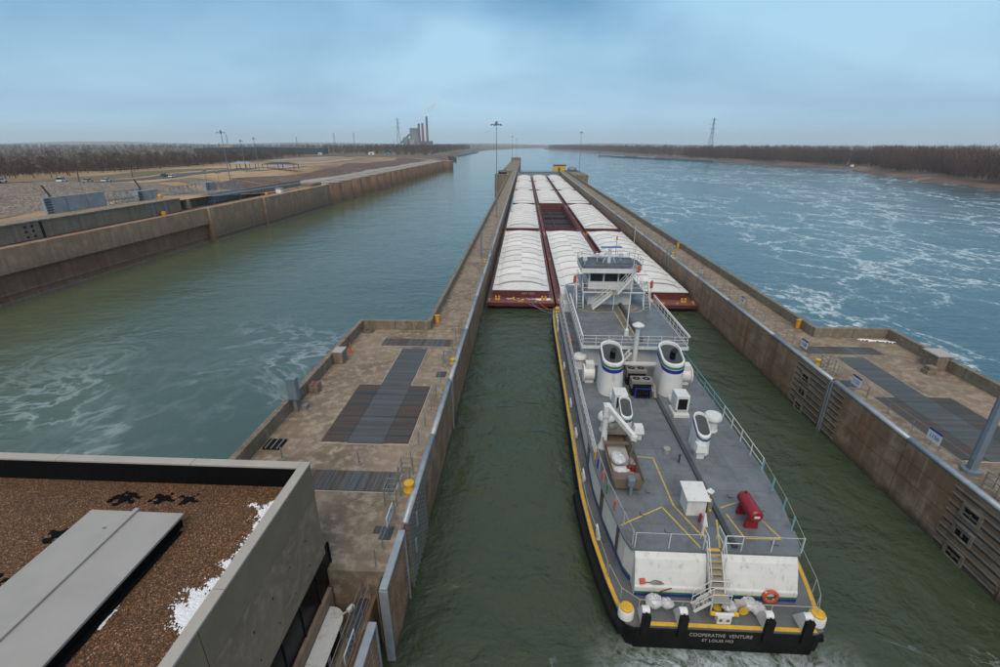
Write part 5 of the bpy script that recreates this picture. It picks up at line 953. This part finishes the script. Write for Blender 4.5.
def strip(name, s0, s1, y0, y1, ds, dy, mat, lift=0., edge=None):
    ss = list(np.linspace(s0, s1, max(2, int((s1-s0)/ds)+1))); ys = list(np.linspace(y0, y1, max(2, int((y1-y0)/dy)+1))); m = MB(); n = len(ss)
    for y in ys:
        for i, s in enumerate(ss):
            q = s+(edge(s, y, i, n) if edge else 0); m.v.append((shore_x(y)-2.5-q if y < 650 else shore_x(y)+2-q, y, land_h(q, y)+lift))
    m.f = [(j*n+i, (j+1)*n+i, (j+1)*n+i+1, j*n+i+1) for j in range(len(ys)-1) for i in range(n-1)]; m.m = [0]*len(m.f)
    return struct(name, m, mat, smooth=True)
def wob(amp, f, ph=0.): return lambda y: amp*(math.sin(y*f+ph)+.5*math.sin(y*f*2.3+ph*2))
# one ground sheet to the horizon, then riprap, scrub, road, verge and gravel laid on it
m = MB(); ss = [0, 1.2, 8, 14, 20, 28, 38, 50, 62, 75, 95, 130, 180, 260, 400, 700, 1200, 2500, 6000, 11500]; ys = list(range(-60, 241, 20))+[248, 252]+list(range(260, 660, 20))+list(range(660, 900, 24))+[950, 1058, 1250, 1500, 1850, 2250, 2570, 2850, 3100, 3400, 3700, 4100, 4500, 5000, 5600, 7000, 9000, 12500]; n = len(ss)
for y in ys:
    for s in ss: m.v.append(((shore_x(y)-2.6-s) if y < 650 else shore_x(y)+2-s, y, land_h(s, y)-.05))
m.f = [(j*n+i, (j+1)*n+i, (j+1)*n+i+1, j*n+i+1) for j in range(len(ys)-1) for i in range(n-1)]; m.m = [0]*len(m.f); struct('ground', m, 'field', smooth=True)
w1, w2, w3 = wob(2.5, .05), wob(4, .03, 1.), wob(6, .018, 2.)
strip('riprap_bank', 17, 58, -40, 235, 2.5, 5, 'riprap', .06, lambda s, y, i, n: (w1(y) if i in (0, n-1) else 0))
strip('scrub_slope', 13, 38, 205, 660, 3, 8, 'scrub', .10, lambda s, y, i, n: (w2(y)*(1 if i == n-1 else .25)+(5*sm(330, 500, y) if i == n-1 else 0)))
strip('gravel_path', 1.5, 12, 205, 655, 2.5, 8, 'pale_gravel', .14, lambda s, y, i, n: (w1(y)*.7 if i == n-1 else 0))
strip('road', 66, 82, -40, 330, 4, 10, 'asphalt', .12, None)
strip('grass_verge', 88, 112, -40, 330, 6, 10, 'grass', .10, lambda s, y, i, n: (w1(y) if i in (0, n-1) else 0))
for k, (s0, s1, y0, y1, mt) in enumerate(((70, 82, 345, 560, 'pale_gravel'), (150, 210, 300, 420, 'asphalt'), (130, 150, 480, 760, 'pale_gravel'), (55, 62, 300, 380, 'pale_gravel'))):
    strip('gravel_track', s0, s1, y0, y1, 4, 12, mt, .16+.01*k, lambda s, y, i, n: w1(y)*.8)
# land lock wall: lower wall in bays, upper wall, cells
lw = thing('land_wall', (-106, 150, -8), 'long stained concrete wall along the left river bank with ledge and upper wall', 'wall')
yy = -60.
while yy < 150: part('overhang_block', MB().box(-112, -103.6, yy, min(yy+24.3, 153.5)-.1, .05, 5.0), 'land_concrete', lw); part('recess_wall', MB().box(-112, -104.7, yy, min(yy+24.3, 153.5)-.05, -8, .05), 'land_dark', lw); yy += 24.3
part('footing_ledge', MB().box(-104.69, -104.5, -60, 153, -4.3, -4.0), 'parapet_concrete', lw); part('footing_ledge', MB().box(-104.69, -104.3, -60, 153, -8, -5.55), 'parapet_concrete', lw)
for a, c, x in ((153.5, 187, -102.8), (187, 250, -101.9)):
    part('bay_block', MB().box(-112, x, a, c-.08, -8, 5.0), 'land_concrete', lw); part('footing_ledge', MB().box(x-.01, x+.25, a+.5, c-.3, -4.3, -4.05), 'parapet_concrete', lw); part('footing_ledge', MB().box(x-.01, x+.4, a+.2, c-.1, -8, -5.55), 'parapet_concrete', lw)
yy = -60.
while yy < 140: part('upper_block', MB().box(-112, -106.4, yy, min(yy+24.3, 146)-.12, 5.0, 8.7), 'parapet_concrete', lw); part('coping', MB().box(-112.1, -106.2, yy, min(yy+24.3, 146)-.12, 8.702, 8.95), 'deck_concrete', lw); yy += 24.3
part('ledge_gutter', MB().box(-106.398, -106.1, -60, 146, 5.0, 5.12), 'dark', lw)
for y in (99.5, 100.3): pass
part('wall_slot', MB().box(-106.39, -106.3, 100.2, 100.8, 5.0, 8.6), 'dark', lw)
for y in (96.6, 98.2):
    for z in (5.8, 6.9, 7.9): part('hook_niche', MB().box(-106.39, -106.3, y, y+.5, z-.2, z+.2), 'dark', lw)
for y in (128, 133.5, 138.5): part('bitt_guide', MB().box(-106.39, -106.1, y, y+.7, 5.0, 8.6), 'mast_grey' if y > 130 else 'parapet_concrete', lw)
part('return_wall', MB().box(-112, -104.5, 238, 249.8, 5.0, 6.3), 'parapet_concrete', lw)
gw = thing('cell_wall', (-106, 450, -8), 'row of scalloped concrete cells forming the left guide wall', 'guide wall')
cy0 = 252.6; cm_ = None
for i in range(22):
    yc = cy0+i*17.75+0; m = MB(); prof = []
    ring = [(-113.5, yc-5.8)] + [(-111.8+9.8*math.cos(a), yc+5.9*math.sin(a)) for a in np.linspace(-math.pi/2, math.pi/2, 15)] + [(-113.5, yc+5.8)]
    if i == 0: part('cell', MB().prism(ring, -8, 4.9), 'cell_concrete', gw); part('cell_cap', MB().prism([(x+.12 if x > -113 else x, y) for x, y in ring], 4.902, 5.15), 'pad', gw); continue
    part('cell', MB().prism(ring, -8, 4.9), 'cell_concrete', gw); part('cell_cap', MB().prism([(x+.12 if x > -113 else x, y) for x, y in ring], 4.902, 5.15), 'pad', gw)
part('connecting_wall', MB().box(-113.4, -112.4, 249.9, 640, -8, 4.6), 'cell_concrete', gw); part('end_cell', MB().lathe([(11, -8), (11, 5.0), (10.6, 5.2)], -103.5, 645, 28), 'cell_concrete', gw)
# equipment behind the upper wall
def lattice(x0, y0, ln, h, z, label, mat='panel_grey', tilt=0.):
    t = thing('steel_frame', (x0, y0, z), label, 'steel frame'); nb = max(2, int(ln/2.2))
    for zz in (z+.1, z+h): part('chord', MB().box(x0-.12, x0+.12, y0, y0+ln, zz-.12, zz+.12), mat, t)
    for i in range(nb+1): q = y0+ln*i/nb; part('strut', MB().box(x0-.1, x0+.1, q-.1, q+.1, z+.22, z+h-.12), mat, t)
    for i in range(nb): q = y0+ln*i/nb; part('brace', MB().beam((x0, q, z+.2 if i % 2 else z+h-.1), (x0, q+ln/nb, z+h-.1 if i % 2 else z+.2), .14, .14), mat, t)
def slab(x0, x1, y0, y1, z0, z1, label):
    t = thing('bulkhead_panel', ((x0+x1)/2, (y0+y1)/2, z0), label, 'steel panel'); n = 3
    for i in range(n): q = (y1-y0)/n; part('panel', MB().box(x0, x1, y0+i*q, y0+(i+1)*q-.15, z0, z1), 'panel_grey', t)
    for i in range(6): q = z0+(z1-z0)*i/6; part('edge_rib', MB().box(x1+.001, x1+.25, y0, y0+1.6, q+.08, q+.3), 'car_dark', t)
slab(-117.5, -116.7, 113, 131, 8.5, 12.2, 'pale grey stored gate panels leaning behind the land wall'); slab(-118, -116.5, 142.5, 151, 8.5, 11.2, 'smaller grey stored panel beside the lattice beam'); slab(-119, -117, 176, 182, 8.5, 11.3, 'single pale panel between two lattice beams')
lattice(-116.2, 131, 11, 1.5, 8.5, 'low lattice beam between the stored grey panels'); lattice(-119.5, 160, 14, 2.6, 8.3, 'grey lattice truss on the bank behind the wall'); lattice(-119.5, 184, 20, 2.2, 8.0, 'far lattice truss near the slim light mast'); lattice(-119.5, 137, 10, 3.0, 8.5, 'short lattice frame above the smaller stored panel')
t = thing('pump_house', (-109, 168, 5), 'low open concrete recess with blue grey panel at the wall corner', 'shelter'); part('back_wall', MB().box(-111.8, -111, 150, 240, 5.0, 8.0), 'parapet_concrete', t); part('side_wall', MB().box(-111.0, -106, 149, 150, 5.0, 8.2), 'parapet_concrete', t); part('screen', MB().box(-110.9, -110.6, 166, 190, 5.1, 8.4), 'panel_grey', t)
t = thing('pipe_bridge', (-107, 200, 7), 'dark blue grey pipe on posts running along the land wall', 'pipe'); part('pipe', MB().tube([(-107.4, 163, 7.6), (-107.4, 232, 7.2)], .42, 8), 'mast_grey', t, True)
for y in (164, 180, 196, 212, 228): part('pipe_post', MB().box(-107.6, -107.2, y-.2, y+.2, 5.0, 7.3), 'mast_grey', t)
t = thing('valve_hut', (-106, 207, 5), 'small white hut on the land wall beside the pipe', 'hut'); part('wall', MB().box(-106.6, -104.4, 206, 208.6, 5.0, 6.6), 'car_white', t); part('roof', MB().box(-106.8, -104.2, 205.8, 208.8, 6.6, 6.9), 'pad', t)
for x, y, z, lab in ((-105.6, 84.5, 5.0, 'orange buoy on the land wall ledge near the left edge'), (-105.4, 136.5, 5.0, 'orange buoy beside the upright guides of the land wall'), (-112.5, 146, 8.95, 'orange buoy on top of the land wall'), (-105.5, 196, 5.0, 'orange buoy on the land wall below the pipe')):
    t = thing('buoy', (x, y, z), lab, 'buoy'); part('body', MB().lathe([(.6, z), (.7, z+.5), (.6, z+1.0), (.2, z+1.2)], x, y, 10), 'orange', t, True); part('eye', MB().lathe([(.12, z+1.2), (.12, z+1.4)], x, y, 6), 'dark', t)
light_mast(-113.5, 186, 8.0, 20.6, .22, 'slim light mast rising from the land wall equipment'); light_mast(-150, 262, 10.5, 15.5, .2, 'left of two light masts in the field beyond the equipment', 3, .7); light_mast(-158, 290, 10.0, 17.5, .2, 'right of two light masts in the field beyond the equipment', 3, .7)
light_mast(-110, 360, 5.2, 11, .12, 'slim light pole beside the gravel path halfway along the cells', 2, .6); light_mast(-111, 600, 5.2, 11, .12, 'far slim pole at the end of the cell wall', 2, .6); light_mast(-150, 560, 9.2, 14, .14, 'slim pole in the field left of the power station', 3, .6)
light_mast(-108.5, 164, 5.0, 11, .14, 'short pole by the blue grey screen on the land wall', 2, .5); light_mast(-108.5, 171, 5.0, 10, .12, 'second short pole by the blue grey screen', 2, .5)
for i, (s, y, h_, lab) in enumerate(((14, 118, 6.5, 'dark leaning timber pole above the stored panels'), (14, 148, 6.0, 'dark leaning timber pole behind the smaller panel'), (82, 122, 9, 'dark pole at the edge of the levee road'), (84, 150, 9, 'second dark pole along the levee road'), (86, 205, 10, 'third dark pole along the levee road'), (86, 235, 10, 'fourth dark pole along the levee road'))):
    x = -106.5-s; z = land_h(s, y)-.1; one('timber_pole', MB().tube([(x, y, z), (x+.2, y+.5, z+h_*.6), (x-.6 if i < 2 else x, y, z+h_)], [.35, .3, .25] if i < 2 else [.2, .16, .12], 7), 'wood_post', lab, 'pole')
def car(s, y, rz, body, label, van=False):
    x = -106.5-s; z = land_h(s, y)+.14; t = thing('parked_car', (x, y, z), label, 'car', 'cars on the levee road'); c_, s_ = math.cos(rz), math.sin(rz)
    def tr(m): m.v = [(x+(px*c_-py*s_), y+(px*s_+py*c_), z+pz) for px, py, pz in m.v]; return m
    h1, h2 = (.95, 1.9) if van else (.8, 1.42)
    part('body', tr(MB().ext([(-2.2, .35), (2.2, .35), (2.25, .65), (1.9, .8), (-2.2, h1)], 'X', -.9, .9)), body, t, bevel=.05); part('cabin', tr(MB().prism([(-.85, -2.1 if van else -1.6), (.85, -2.1 if van else -1.6), (.85, 1.1), (-.85, 1.1)], .8, h2, top=[(-.7, -1.9 if van else -1.1), (.7, -1.9 if van else -1.1), (.7, .5), (-.7, .5)])), 'glass', t); part('roof', tr(MB().box(-.68, .68, -1.8 if van else -1.05, .45, h2, h2+.05)), body, t)
    for px in (-.85, .85):
        for py in (-1.35, 1.4): part('wheel', tr(MB().tube([(px-.1, py, .33), (px+.1, py, .33)], .33, 10)), 'rubber', t)
car(71, 112, .3, 'car_white', 'white car on the levee road nearest the left edge'); car(72, 160, .2, 'car_white', 'white car on the levee road above the stored panels'); car(79, 190, .3, 'car_white', 'white van on the levee road near the yellow sign', True); car(71, 193, .2, 'car_silver', 'silver car beside the white van'); car(70, 201, .2, 'car_white', 'white car right of the silver car'); car(68, 238, .2, 'car_white', 'white car alone beyond the poles'); car(78, 246, .2, 'car_dark', 'dark car beside the lone white car')
def shelter(s, y, lx, ly, label, roof):
    x = -106.5-s; z = land_h(s, y)-.05; t = thing('picnic_shelter', (x, y, z), label, 'shelter')
    for px in (-lx/2+.3, 0, lx/2-.3):
        for py in (-ly/2+.3, ly/2-.3): part('post', MB().box(x+px-.15, x+px+.15, y+py-.15, y+py+.15, z, z+3), 'wood_post', t)
    part('roof', MB().prism([(x-lx/2-.5, y-ly/2-.5), (x+lx/2+.5, y-ly/2-.5), (x+lx/2+.5, y+ly/2+.5), (x-lx/2-.5, y+ly/2+.5)], z+3, z+4.4, top=[(x-lx/4, y-.3), (x+lx/4, y-.3), (x+lx/4, y+.3), (x-lx/4, y+.3)]), roof, t)
shelter(84, 330, 14, 8, 'pale roofed shelter in the field beside the slim mast', 'panel_grey'); shelter(58, 330, 22, 7, 'dark open shelter with many posts in the field', 'wood_post')
# far sheds
for x, y, lx, ly, h_, mt, lab in ((-480, 900, 240, 20, 9, 'car_dark', 'long dark shed far across the field'), (-255, 830, 9, 6, 3, 'car_white', 'small white building beyond the tan field'), (-220, 800, 7, 5, 2.5, 'rail_blue', 'small teal building beyond the tan field'), (-330, 800, 5, 5, 2.5, 'car_white', 'tiny white building at the field edge'), (-900, 1500, 45, 20, 14, 'pad', 'pale block far off among the trees')):
    z = 9.2; t = thing('shed', (x, y, z), lab, 'building'); part('wall', MB().box(x-lx/2, x+lx/2, y-ly/2, y+ly/2, z-.5, z+h_), mt, t); part('roof', MB().ext([(x-lx/2-.5, z+h_), (x+lx/2+.5, z+h_), (x, z+h_*1.25)], 'Y', y-ly/2-.5, y+ly/2+.5), mt, t); part('door', MB().box(x-1.5, x+1.5, y-ly/2-.1, y-ly/2, z, z+h_*.6), 'dark', t)
# power station
P = thing('power_station', (-490, 2400, 5), 'distant power station with two brick red chimneys and one taller chimney', 'power station')
part('boiler_house', MB().box(-545, -508, 2400, 2440, 5, 97), 'plant_grey', P); part('turbine_hall', MB().box(-575, -500, 2380, 2399, 5, 50), 'plant_grey', P); part('conveyor', MB().beam((-590, 2390, 30), (-545, 2400, 70), 8, 8), 'plant_dark', P); part('stack_base', MB().box(-500, -440, 2385, 2420, 5, 40), 'plant_dark', P)
for i in range(5): part('annex', MB().box(-600+i*30, -578+i*30, 2365, 2379, 5, 20+12*((i*7) % 4)), 'plant_grey' if i % 2 else 'pad', P)
for x, h_, r_, mt in ((-500, 116, 6, 'brick_red'), (-483, 118, 6, 'brick_red'), (-462, 146, 5.5, 'brick_red')):
    c_ = part('chimney', MB().lathe([(r_*1.15, 5), (r_, 60), (r_*.85, h_-8)], x, 2400, 14), mt, P, True); part('chimney_top', MB().lathe([(r_*.86, h_-8), (r_*.84, h_)], x, 2400, 14), 'chimney_dark', c_)
part('chimney_shaft', MB().lathe([(5.1, 92), (4.9, 137.5)], -462, 2400, 14), 'chimney_dark', P, True)
def pylon(x, y, z, h_, label, w=None):
    t = thing('transmission_tower', (x, y, z), label, 'pylon'); w = w or h_*.085; lev = [0, .3, .55, .75, 1.0]; ws = [w, w*.62, w*.36, w*.2, w*.08]; th = h_*.006
    for sx in (-1, 1):
        for sy in (-1, 1):
            m = MB()
            for a in range(4): m.beam((x+sx*ws[a], y+sy*ws[a], z+h_*lev[a]), (x+sx*ws[a+1], y+sy*ws[a+1], z+h_*lev[a+1]), th, th)
            part('leg', m, 'steel_far', t)
    for a in range(4): m = MB(); m.beam((x-ws[a], y-ws[a], z+h_*lev[a]), (x+ws[a+1], y-ws[a+1], z+h_*lev[a+1]), th*.7, th*.7); m.beam((x+ws[a], y-ws[a], z+h_*lev[a]), (x-ws[a+1], y-ws[a+1], z+h_*lev[a+1]), th*.7, th*.7); part('lattice', m, 'steel_far', t)
    for q in (.72, .84, .95): part('crossarm', MB().beam((x-h_*.10, y, z+h_*q), (x+h_*.10, y, z+h_*q), th, th), 'steel_far', t)
pylon(-475, 1900, 8, 108, 'tall lattice tower left of the power station'); pylon(429, 1200, -1, 82, 'lattice tower rising behind the right bank forest'); pylon(-900, 1500, 8, 45, 'small lattice tower over the left treeline beside the pale block'); pylon(-640, 1400, 8, 36, 'thin faint tower right of the pale block'); pylon(-760, 2000, 8, 60, 'faint tower beyond the long dark shed, leftmost'); pylon(-680, 2000, 8, 62, 'faint tower beyond the long dark shed, rightmost'); pylon(-390, 1500, 8, 28, 'short tower in front of the far field')
sm_ = MB(); sm_.ball((-440, 2400, 178), (34, 26, 30), 14, 9)
t = NT('smoke'); t.t.nodes.remove(t.b); pv = t.n('ShaderNodeVolumePrincipled'); pv.inputs['Color'].default_value = (.99, .99, 1.0, 1); pv.inputs['Anisotropy'].default_value = -.3
cc_ = (-440, 2400, 190); vx = t.n('ShaderNodeVectorMath', operation='SUBTRACT'); t.put(vx.inputs[0], t.pos); vx.inputs[1].default_value = cc_
vr = t.map((1/56, 1/30, 1/26), vec=t.map((1, 1, 1), vec=vx.outputs[0], rot=(0, R(38), 0))); ln_ = t.n('ShaderNodeVectorMath', operation='LENGTH'); t.put(ln_.inputs[0], vr); dn = t.math('MULTIPLY', t.rng(ln_.outputs['Value'], .2, 1.0, 1, 0), t.rng(t.noise(.03, 4, .6), .35, .6, 0, .035)); t.put(pv.inputs['Density'], dn)
t.t.links.new(pv.outputs[0], t.t.nodes['Material Output'].inputs['Volume']); M['smoke'] = t.m
sb = MB(); sb.box(-490, -390, 2368, 2432, 147, 234); so_ = part('smoke', sb, 'smoke'); tag(so_, kind='stuff')
# ------------------------------------------------------------------ right bank
RB = [(300, 180), (334, 362), (353, 449), (391, 592), (440, 705), (412, 822), (371, 1085), (303, 1342), (292, 1980), (194, 2813), (120, 3383), (160, 4300), (500, 5800)]
def rbx(y):
    for (x0, a), (x1, c) in zip(RB[:-1], RB[1:]):
        if a <= y <= c: return x0+(x1-x0)*(y-a)/(c-a)
    return RB[0][0] if y < RB[0][1] else RB[-1][0]
m = MB(); ys = [-60, 60, 180]+list(range(220, 1400, 30))+list(range(1400, 5800, 160))+[7000, 9500, 12500]; ss = [-2, 4, 10, 20, 32, 60, 200, 1000, 4000, 11500]; hs = [-6.4, -5.6, -5.0, -4.2, -2.2, -1.3, 0, 4, 8, 8]; n = len(ss)
for y in ys:
    for s, h_ in zip(ss, hs): m.v.append((rbx(y)+s+(3.5*math.sin(y*.05)+2*math.sin(y*.13) if s < 40 else 0), y, h_+(.5*math.sin(y*.09+s) if 0 < s < 60 else 0)))
m.f = [(j*n+i, j*n+i+1, (j+1)*n+i+1, (j+1)*n+i) for j in range(len(ys)-1) for i in range(n-1)]; m.m = [0]*len(m.f); struct('river_bank', m, 'bank_mud', smooth=True)
# far shore closing the river bend
m = MB(); m.box(-1500, 2500, 6600, 12500, -7, 2); struct('far_shore', m, 'scrub')
t = thing('moored_tow', (230, 1160, -6), 'long line of dark moored barges lying against the right bank', 'barges')
pa, pb = Vector((206, 1394)), Vector((349, 933)); dr = (pb-pa).normalized(); ang = math.atan2(-dr.x, dr.y)
for i in range(7):
    c_ = pa.lerp(pb, (i+.5)/7); L_ = (pb-pa).length/7*.97
    hb = part('hull', MB().obox((c_.x, c_.y, -4.4), (11, L_, 3.2), (0, 0, ang)), 'barge_far' if i else 'panel_grey', t); part('cover', MB().obox((c_.x, c_.y, -2.4), (8.5, L_*.9, 1.0), (0, 0, ang)), 'car_silver' if i in (1, 3) else 'barge_far', hb)
hb = part('pilot_house', MB().obox((pa.x, pa.y+8, -.5), (7, 12, 5), (0, 0, ang)), 'car_silver', t); part('funnel', MB().obox((pa.x, pa.y+2, 3), (2, 2, 3), (0, 0, ang)), 'car_dark', hb)
t = thing('moored_tow', (-196, 1750, -6), 'dark barges moored at the far left bank below the power station', 'barges')
for i in range(5): part('hull', MB().box(-196-i*3, -180-i*3, 1350+i*150, 1480+i*150, -6.5, -2.0), 'barge_far', t)
t = thing('mooring_dolphins', (-150, 1000, -7), 'row of dark mooring piles at the far left bank', 'piles')
for i in range(6): q = (-140-i*7, 985+i*38); part('pile', MB().lathe([(6, -7), (6, 0)], q[0], q[1], 8), 'wood_post', t)
one('excavator_hut', MB().box(442, 445, 700, 703, -3.5, -1.0), 'car_white', 'tiny white hut on the right bank before the forest', 'hut')
# ------------------------------------------------------------------ trees
def limb(segs, p, d, ln, r, lvl, out):
    q = p+d*ln; out.append((p, q, r, r*.62))
    if lvl == 0: return
    nb = 3 if lvl > 1 else 4
    for i in range(nb):
        a = random.uniform(0, 6.3); tilt = random.uniform(.35, .85); ax = Vector((math.cos(a), math.sin(a), 0)); nd = (d*math.cos(tilt)+ax*math.sin(tilt)+Vector((0, 0, .15))).normalized()
        limb(segs, p.lerp(q, random.uniform(.55, 1)), nd, ln*random.uniform(.55, .8), r*.55, lvl-1, out)
def tree_mesh(k, h_=13.):
    random.seed(100+k); out = []; limb(None, Vector((0, 0, 0)), Vector((random.uniform(-.06, .06), random.uniform(-.06, .06), 1)).normalized(), h_*.34, h_*.026, 4, out)
    tr, cr = MB(), MB()
    for p, q, r0, r1 in out:
        (tr if r0 > h_*.012 else cr).tube([p, q], [max(r0, .05), max(r1, .03)], 3)
    return mesh_of('trunk', tr, 'bark', (0, 0, 0)), mesh_of('crown', cr, 'twigs', (0, 0, 0))
TM = [tree_mesh(k) for k in range(7)]
random.seed(11)
def plant_tree(x, y, z, s, k, label, group):
    t = thing('bare_tree', (x, y, z), label, 'tree', group); t.scale = (s, s, s); t.rotation_euler.z = random.uniform(0, 6.3)
    for nm, me in zip(('trunk', 'crown'), TM[k]): o = bpy.data.objects.new(nm, me); C.objects.link(o); o.parent = t
pos = []
for i in range(70):
    f = i/70; y = 130+f*360+random.uniform(-8, 8); s = 118+random.uniform(0, 28)+f*25; pos.append((s, y))
for i, (s, y) in enumerate(pos):
    plant_tree(-106.5-s, y, land_h(s, y)-.2, random.uniform(.55, .92), i % 7, 'bare brown winter tree in the belt behind the levee road', 'bare trees behind the levee road')
plant_tree(-106.5-112, 142, land_h(112, 142)-.2, 1.05, 3, 'tallest bare tree standing forward of the belt at far left', 'bare trees behind the levee road')
def wood(name, pts, hfun, zfun, mat, per=46, wmul=1.):
    """a far bare wood: every tree a trunk sliver and a cloud of upright twig slivers, joined into one mass"""
    N = len(pts); P_ = np.array(pts); H = np.array([hfun() for _ in pts]); Zb = np.array([zfun(*p) for p in pts])
    T = N*per; idx = np.repeat(np.arange(N), per); h_ = H[idx]
    u = rng.random(T)**.75; th = rng.random(T)*2*np.pi; cr_ = h_*.24*np.sqrt(np.clip(1-((u-.55)/.55)**2, .03, 1))*np.sqrt(rng.random(T))
    bx_ = P_[idx, 0]+cr_*np.cos(th); by_ = P_[idx, 1]+cr_*np.sin(th); bz = Zb[idx]+h_*u*.86
    ln = h_*(.07+.10*rng.random(T)); wd = (.10+.16*rng.random(T))*wmul; lean = (rng.random((T, 2))-.5)*.9; oth = rng.random(T)*np.pi
    A = np.stack([bx_-wd*np.cos(oth), by_-wd*np.sin(oth), bz], 1); B = np.stack([bx_+wd*np.cos(oth), by_+wd*np.sin(oth), bz], 1); D = np.stack([bx_+lean[:, 0]*ln, by_+lean[:, 1]*ln, bz+ln], 1)
    tw = H*.016*wmul; z0 = Zb-.3; TA = np.stack([P_[:, 0]-tw, P_[:, 1], z0], 1); TB = np.stack([P_[:, 0]+tw, P_[:, 1], z0], 1); TD_ = np.stack([P_[:, 0], P_[:, 1], Zb+H*.8], 1)
    V = np.concatenate([np.stack([A, B, D], 1).reshape(-1, 3), np.stack([TA, TB, TD_], 1).reshape(-1, 3)]); nf = len(V)//3
    me = bpy.data.meshes.new(name); me.vertices.add(len(V)); me.vertices.foreach_set('co', V.ravel().astype(np.float32)); me.loops.add(len(V)); me.loops.foreach_set('vertex_index', np.arange(len(V), dtype=np.int32)); me.polygons.add(nf); me.polygons.foreach_set('loop_start', np.arange(0, len(V), 3, dtype=np.int32)); me.polygons.foreach_set('loop_total', np.full(nf, 3, dtype=np.int32)); me.materials.append(M[mat]); me.update(calc_edges=True); me.validate()
    o = bpy.data.objects.new(name, me); C.objects.link(o); return tag(o, kind='stuff')
pts = []
for _ in range(2600):
    y = 200+1000*random.random()**1.1; pts.append((rbx(y)+26+random.random()**1.6*90+6*math.sin(y*.04), y))
for _ in range(2000):
    y = 1150+2300*random.random(); pts.append((rbx(y)+40+random.random()**1.5*140, y))
wood('bank_forest', pts, lambda: random.choice((random.uniform(7, 13), random.uniform(14, 20), random.uniform(16, 22), random.uniform(18, 24), random.uniform(22, 28))), lambda x, y: -1.2, 'twigs_bank', 80, 1.2)
pts = [(rbx(y)+60+random.random()*200, y) for y in [3300+2600*random.random() for _ in range(500)]]+[(random.uniform(-900, 1500), random.uniform(6600, 6900)) for _ in range(900)]
wood('distant_forest', pts, lambda: random.uniform(16, 26), lambda x, y: -1, 'twigs_bank', 26, 5)
pts = []
for _ in range(1500): y = 110+560*random.random(); pts.append((-106.5-122-random.random()**1.4*190-y*.10, y))
for _ in range(900): y = 420+700*random.random(); pts.append((-430-random.random()*500-y*.3, y))
wood('field_wood', pts, lambda: random.choice((random.uniform(2, 5), random.uniform(4, 8), random.uniform(7, 10.5))), lambda x, y: 9.9, 'twigs', 60, .8)
pts = []
for _ in range(2200): y = 60+460*random.random(); pts.append((-106.5-113-random.random()*26-y*.07, y))
wood('brush', pts, lambda: random.uniform(2, 5.5), lambda x, y: 10.3, 'twigs', 30, .7)
pts = []
for _ in range(1300): y = 950+1500*random.random(); pts.append((shore_x(y)-30-random.random()**1.3*260, y))
for _ in range(900): pts.append((random.uniform(-2600, -300), random.uniform(1300, 2300)))
wood('river_wood', pts, lambda: random.uniform(12, 22), lambda x, y: 6, 'twigs', 34, 2.5)
pts = [(random.uniform(-5200, -350), random.uniform(2300, 5200)) for _ in range(1500)]
wood('horizon_wood', pts, lambda: random.uniform(14, 24), lambda x, y: 9, 'twigs', 22, 6)
m = MB()
for x, y, rx, ry, h_ in ((-3500, 8200, 2600, 600, 70), (-900, 9000, 1800, 600, 55), (1500, 8800, 1800, 600, 55), (-6200, 7000, 2400, 700, 80)):
    rings = []
    for k in range(6): q = 1-k/5*.85; rings.append([(x+rx*q*math.cos(a)*(1+.05*math.sin(5*a)), y+ry*q*math.sin(a), -5+h_*(1-q)**.7) for a in np.linspace(0, 2*math.pi, 25)[:-1]])
    m.loft(rings)
struct('hills', m, 'scrub', smooth=True)
# ------------------------------------------------------------------ haze
t = NT('haze'); t.t.nodes.remove(t.b); pv = t.n('ShaderNodeVolumePrincipled'); pv.inputs['Color'].default_value = (.84, .94, 1.0, 1); pv.inputs['Density'].default_value = .00011; pv.inputs['Anisotropy'].default_value = .1
t.t.links.new(pv.outputs[0], t.t.nodes['Material Output'].inputs['Volume']); M['haze'] = t.m
tag(part('haze', MB().box(-13000, 13000, -500, 14500, -12, 270), 'haze'), kind='stuff')
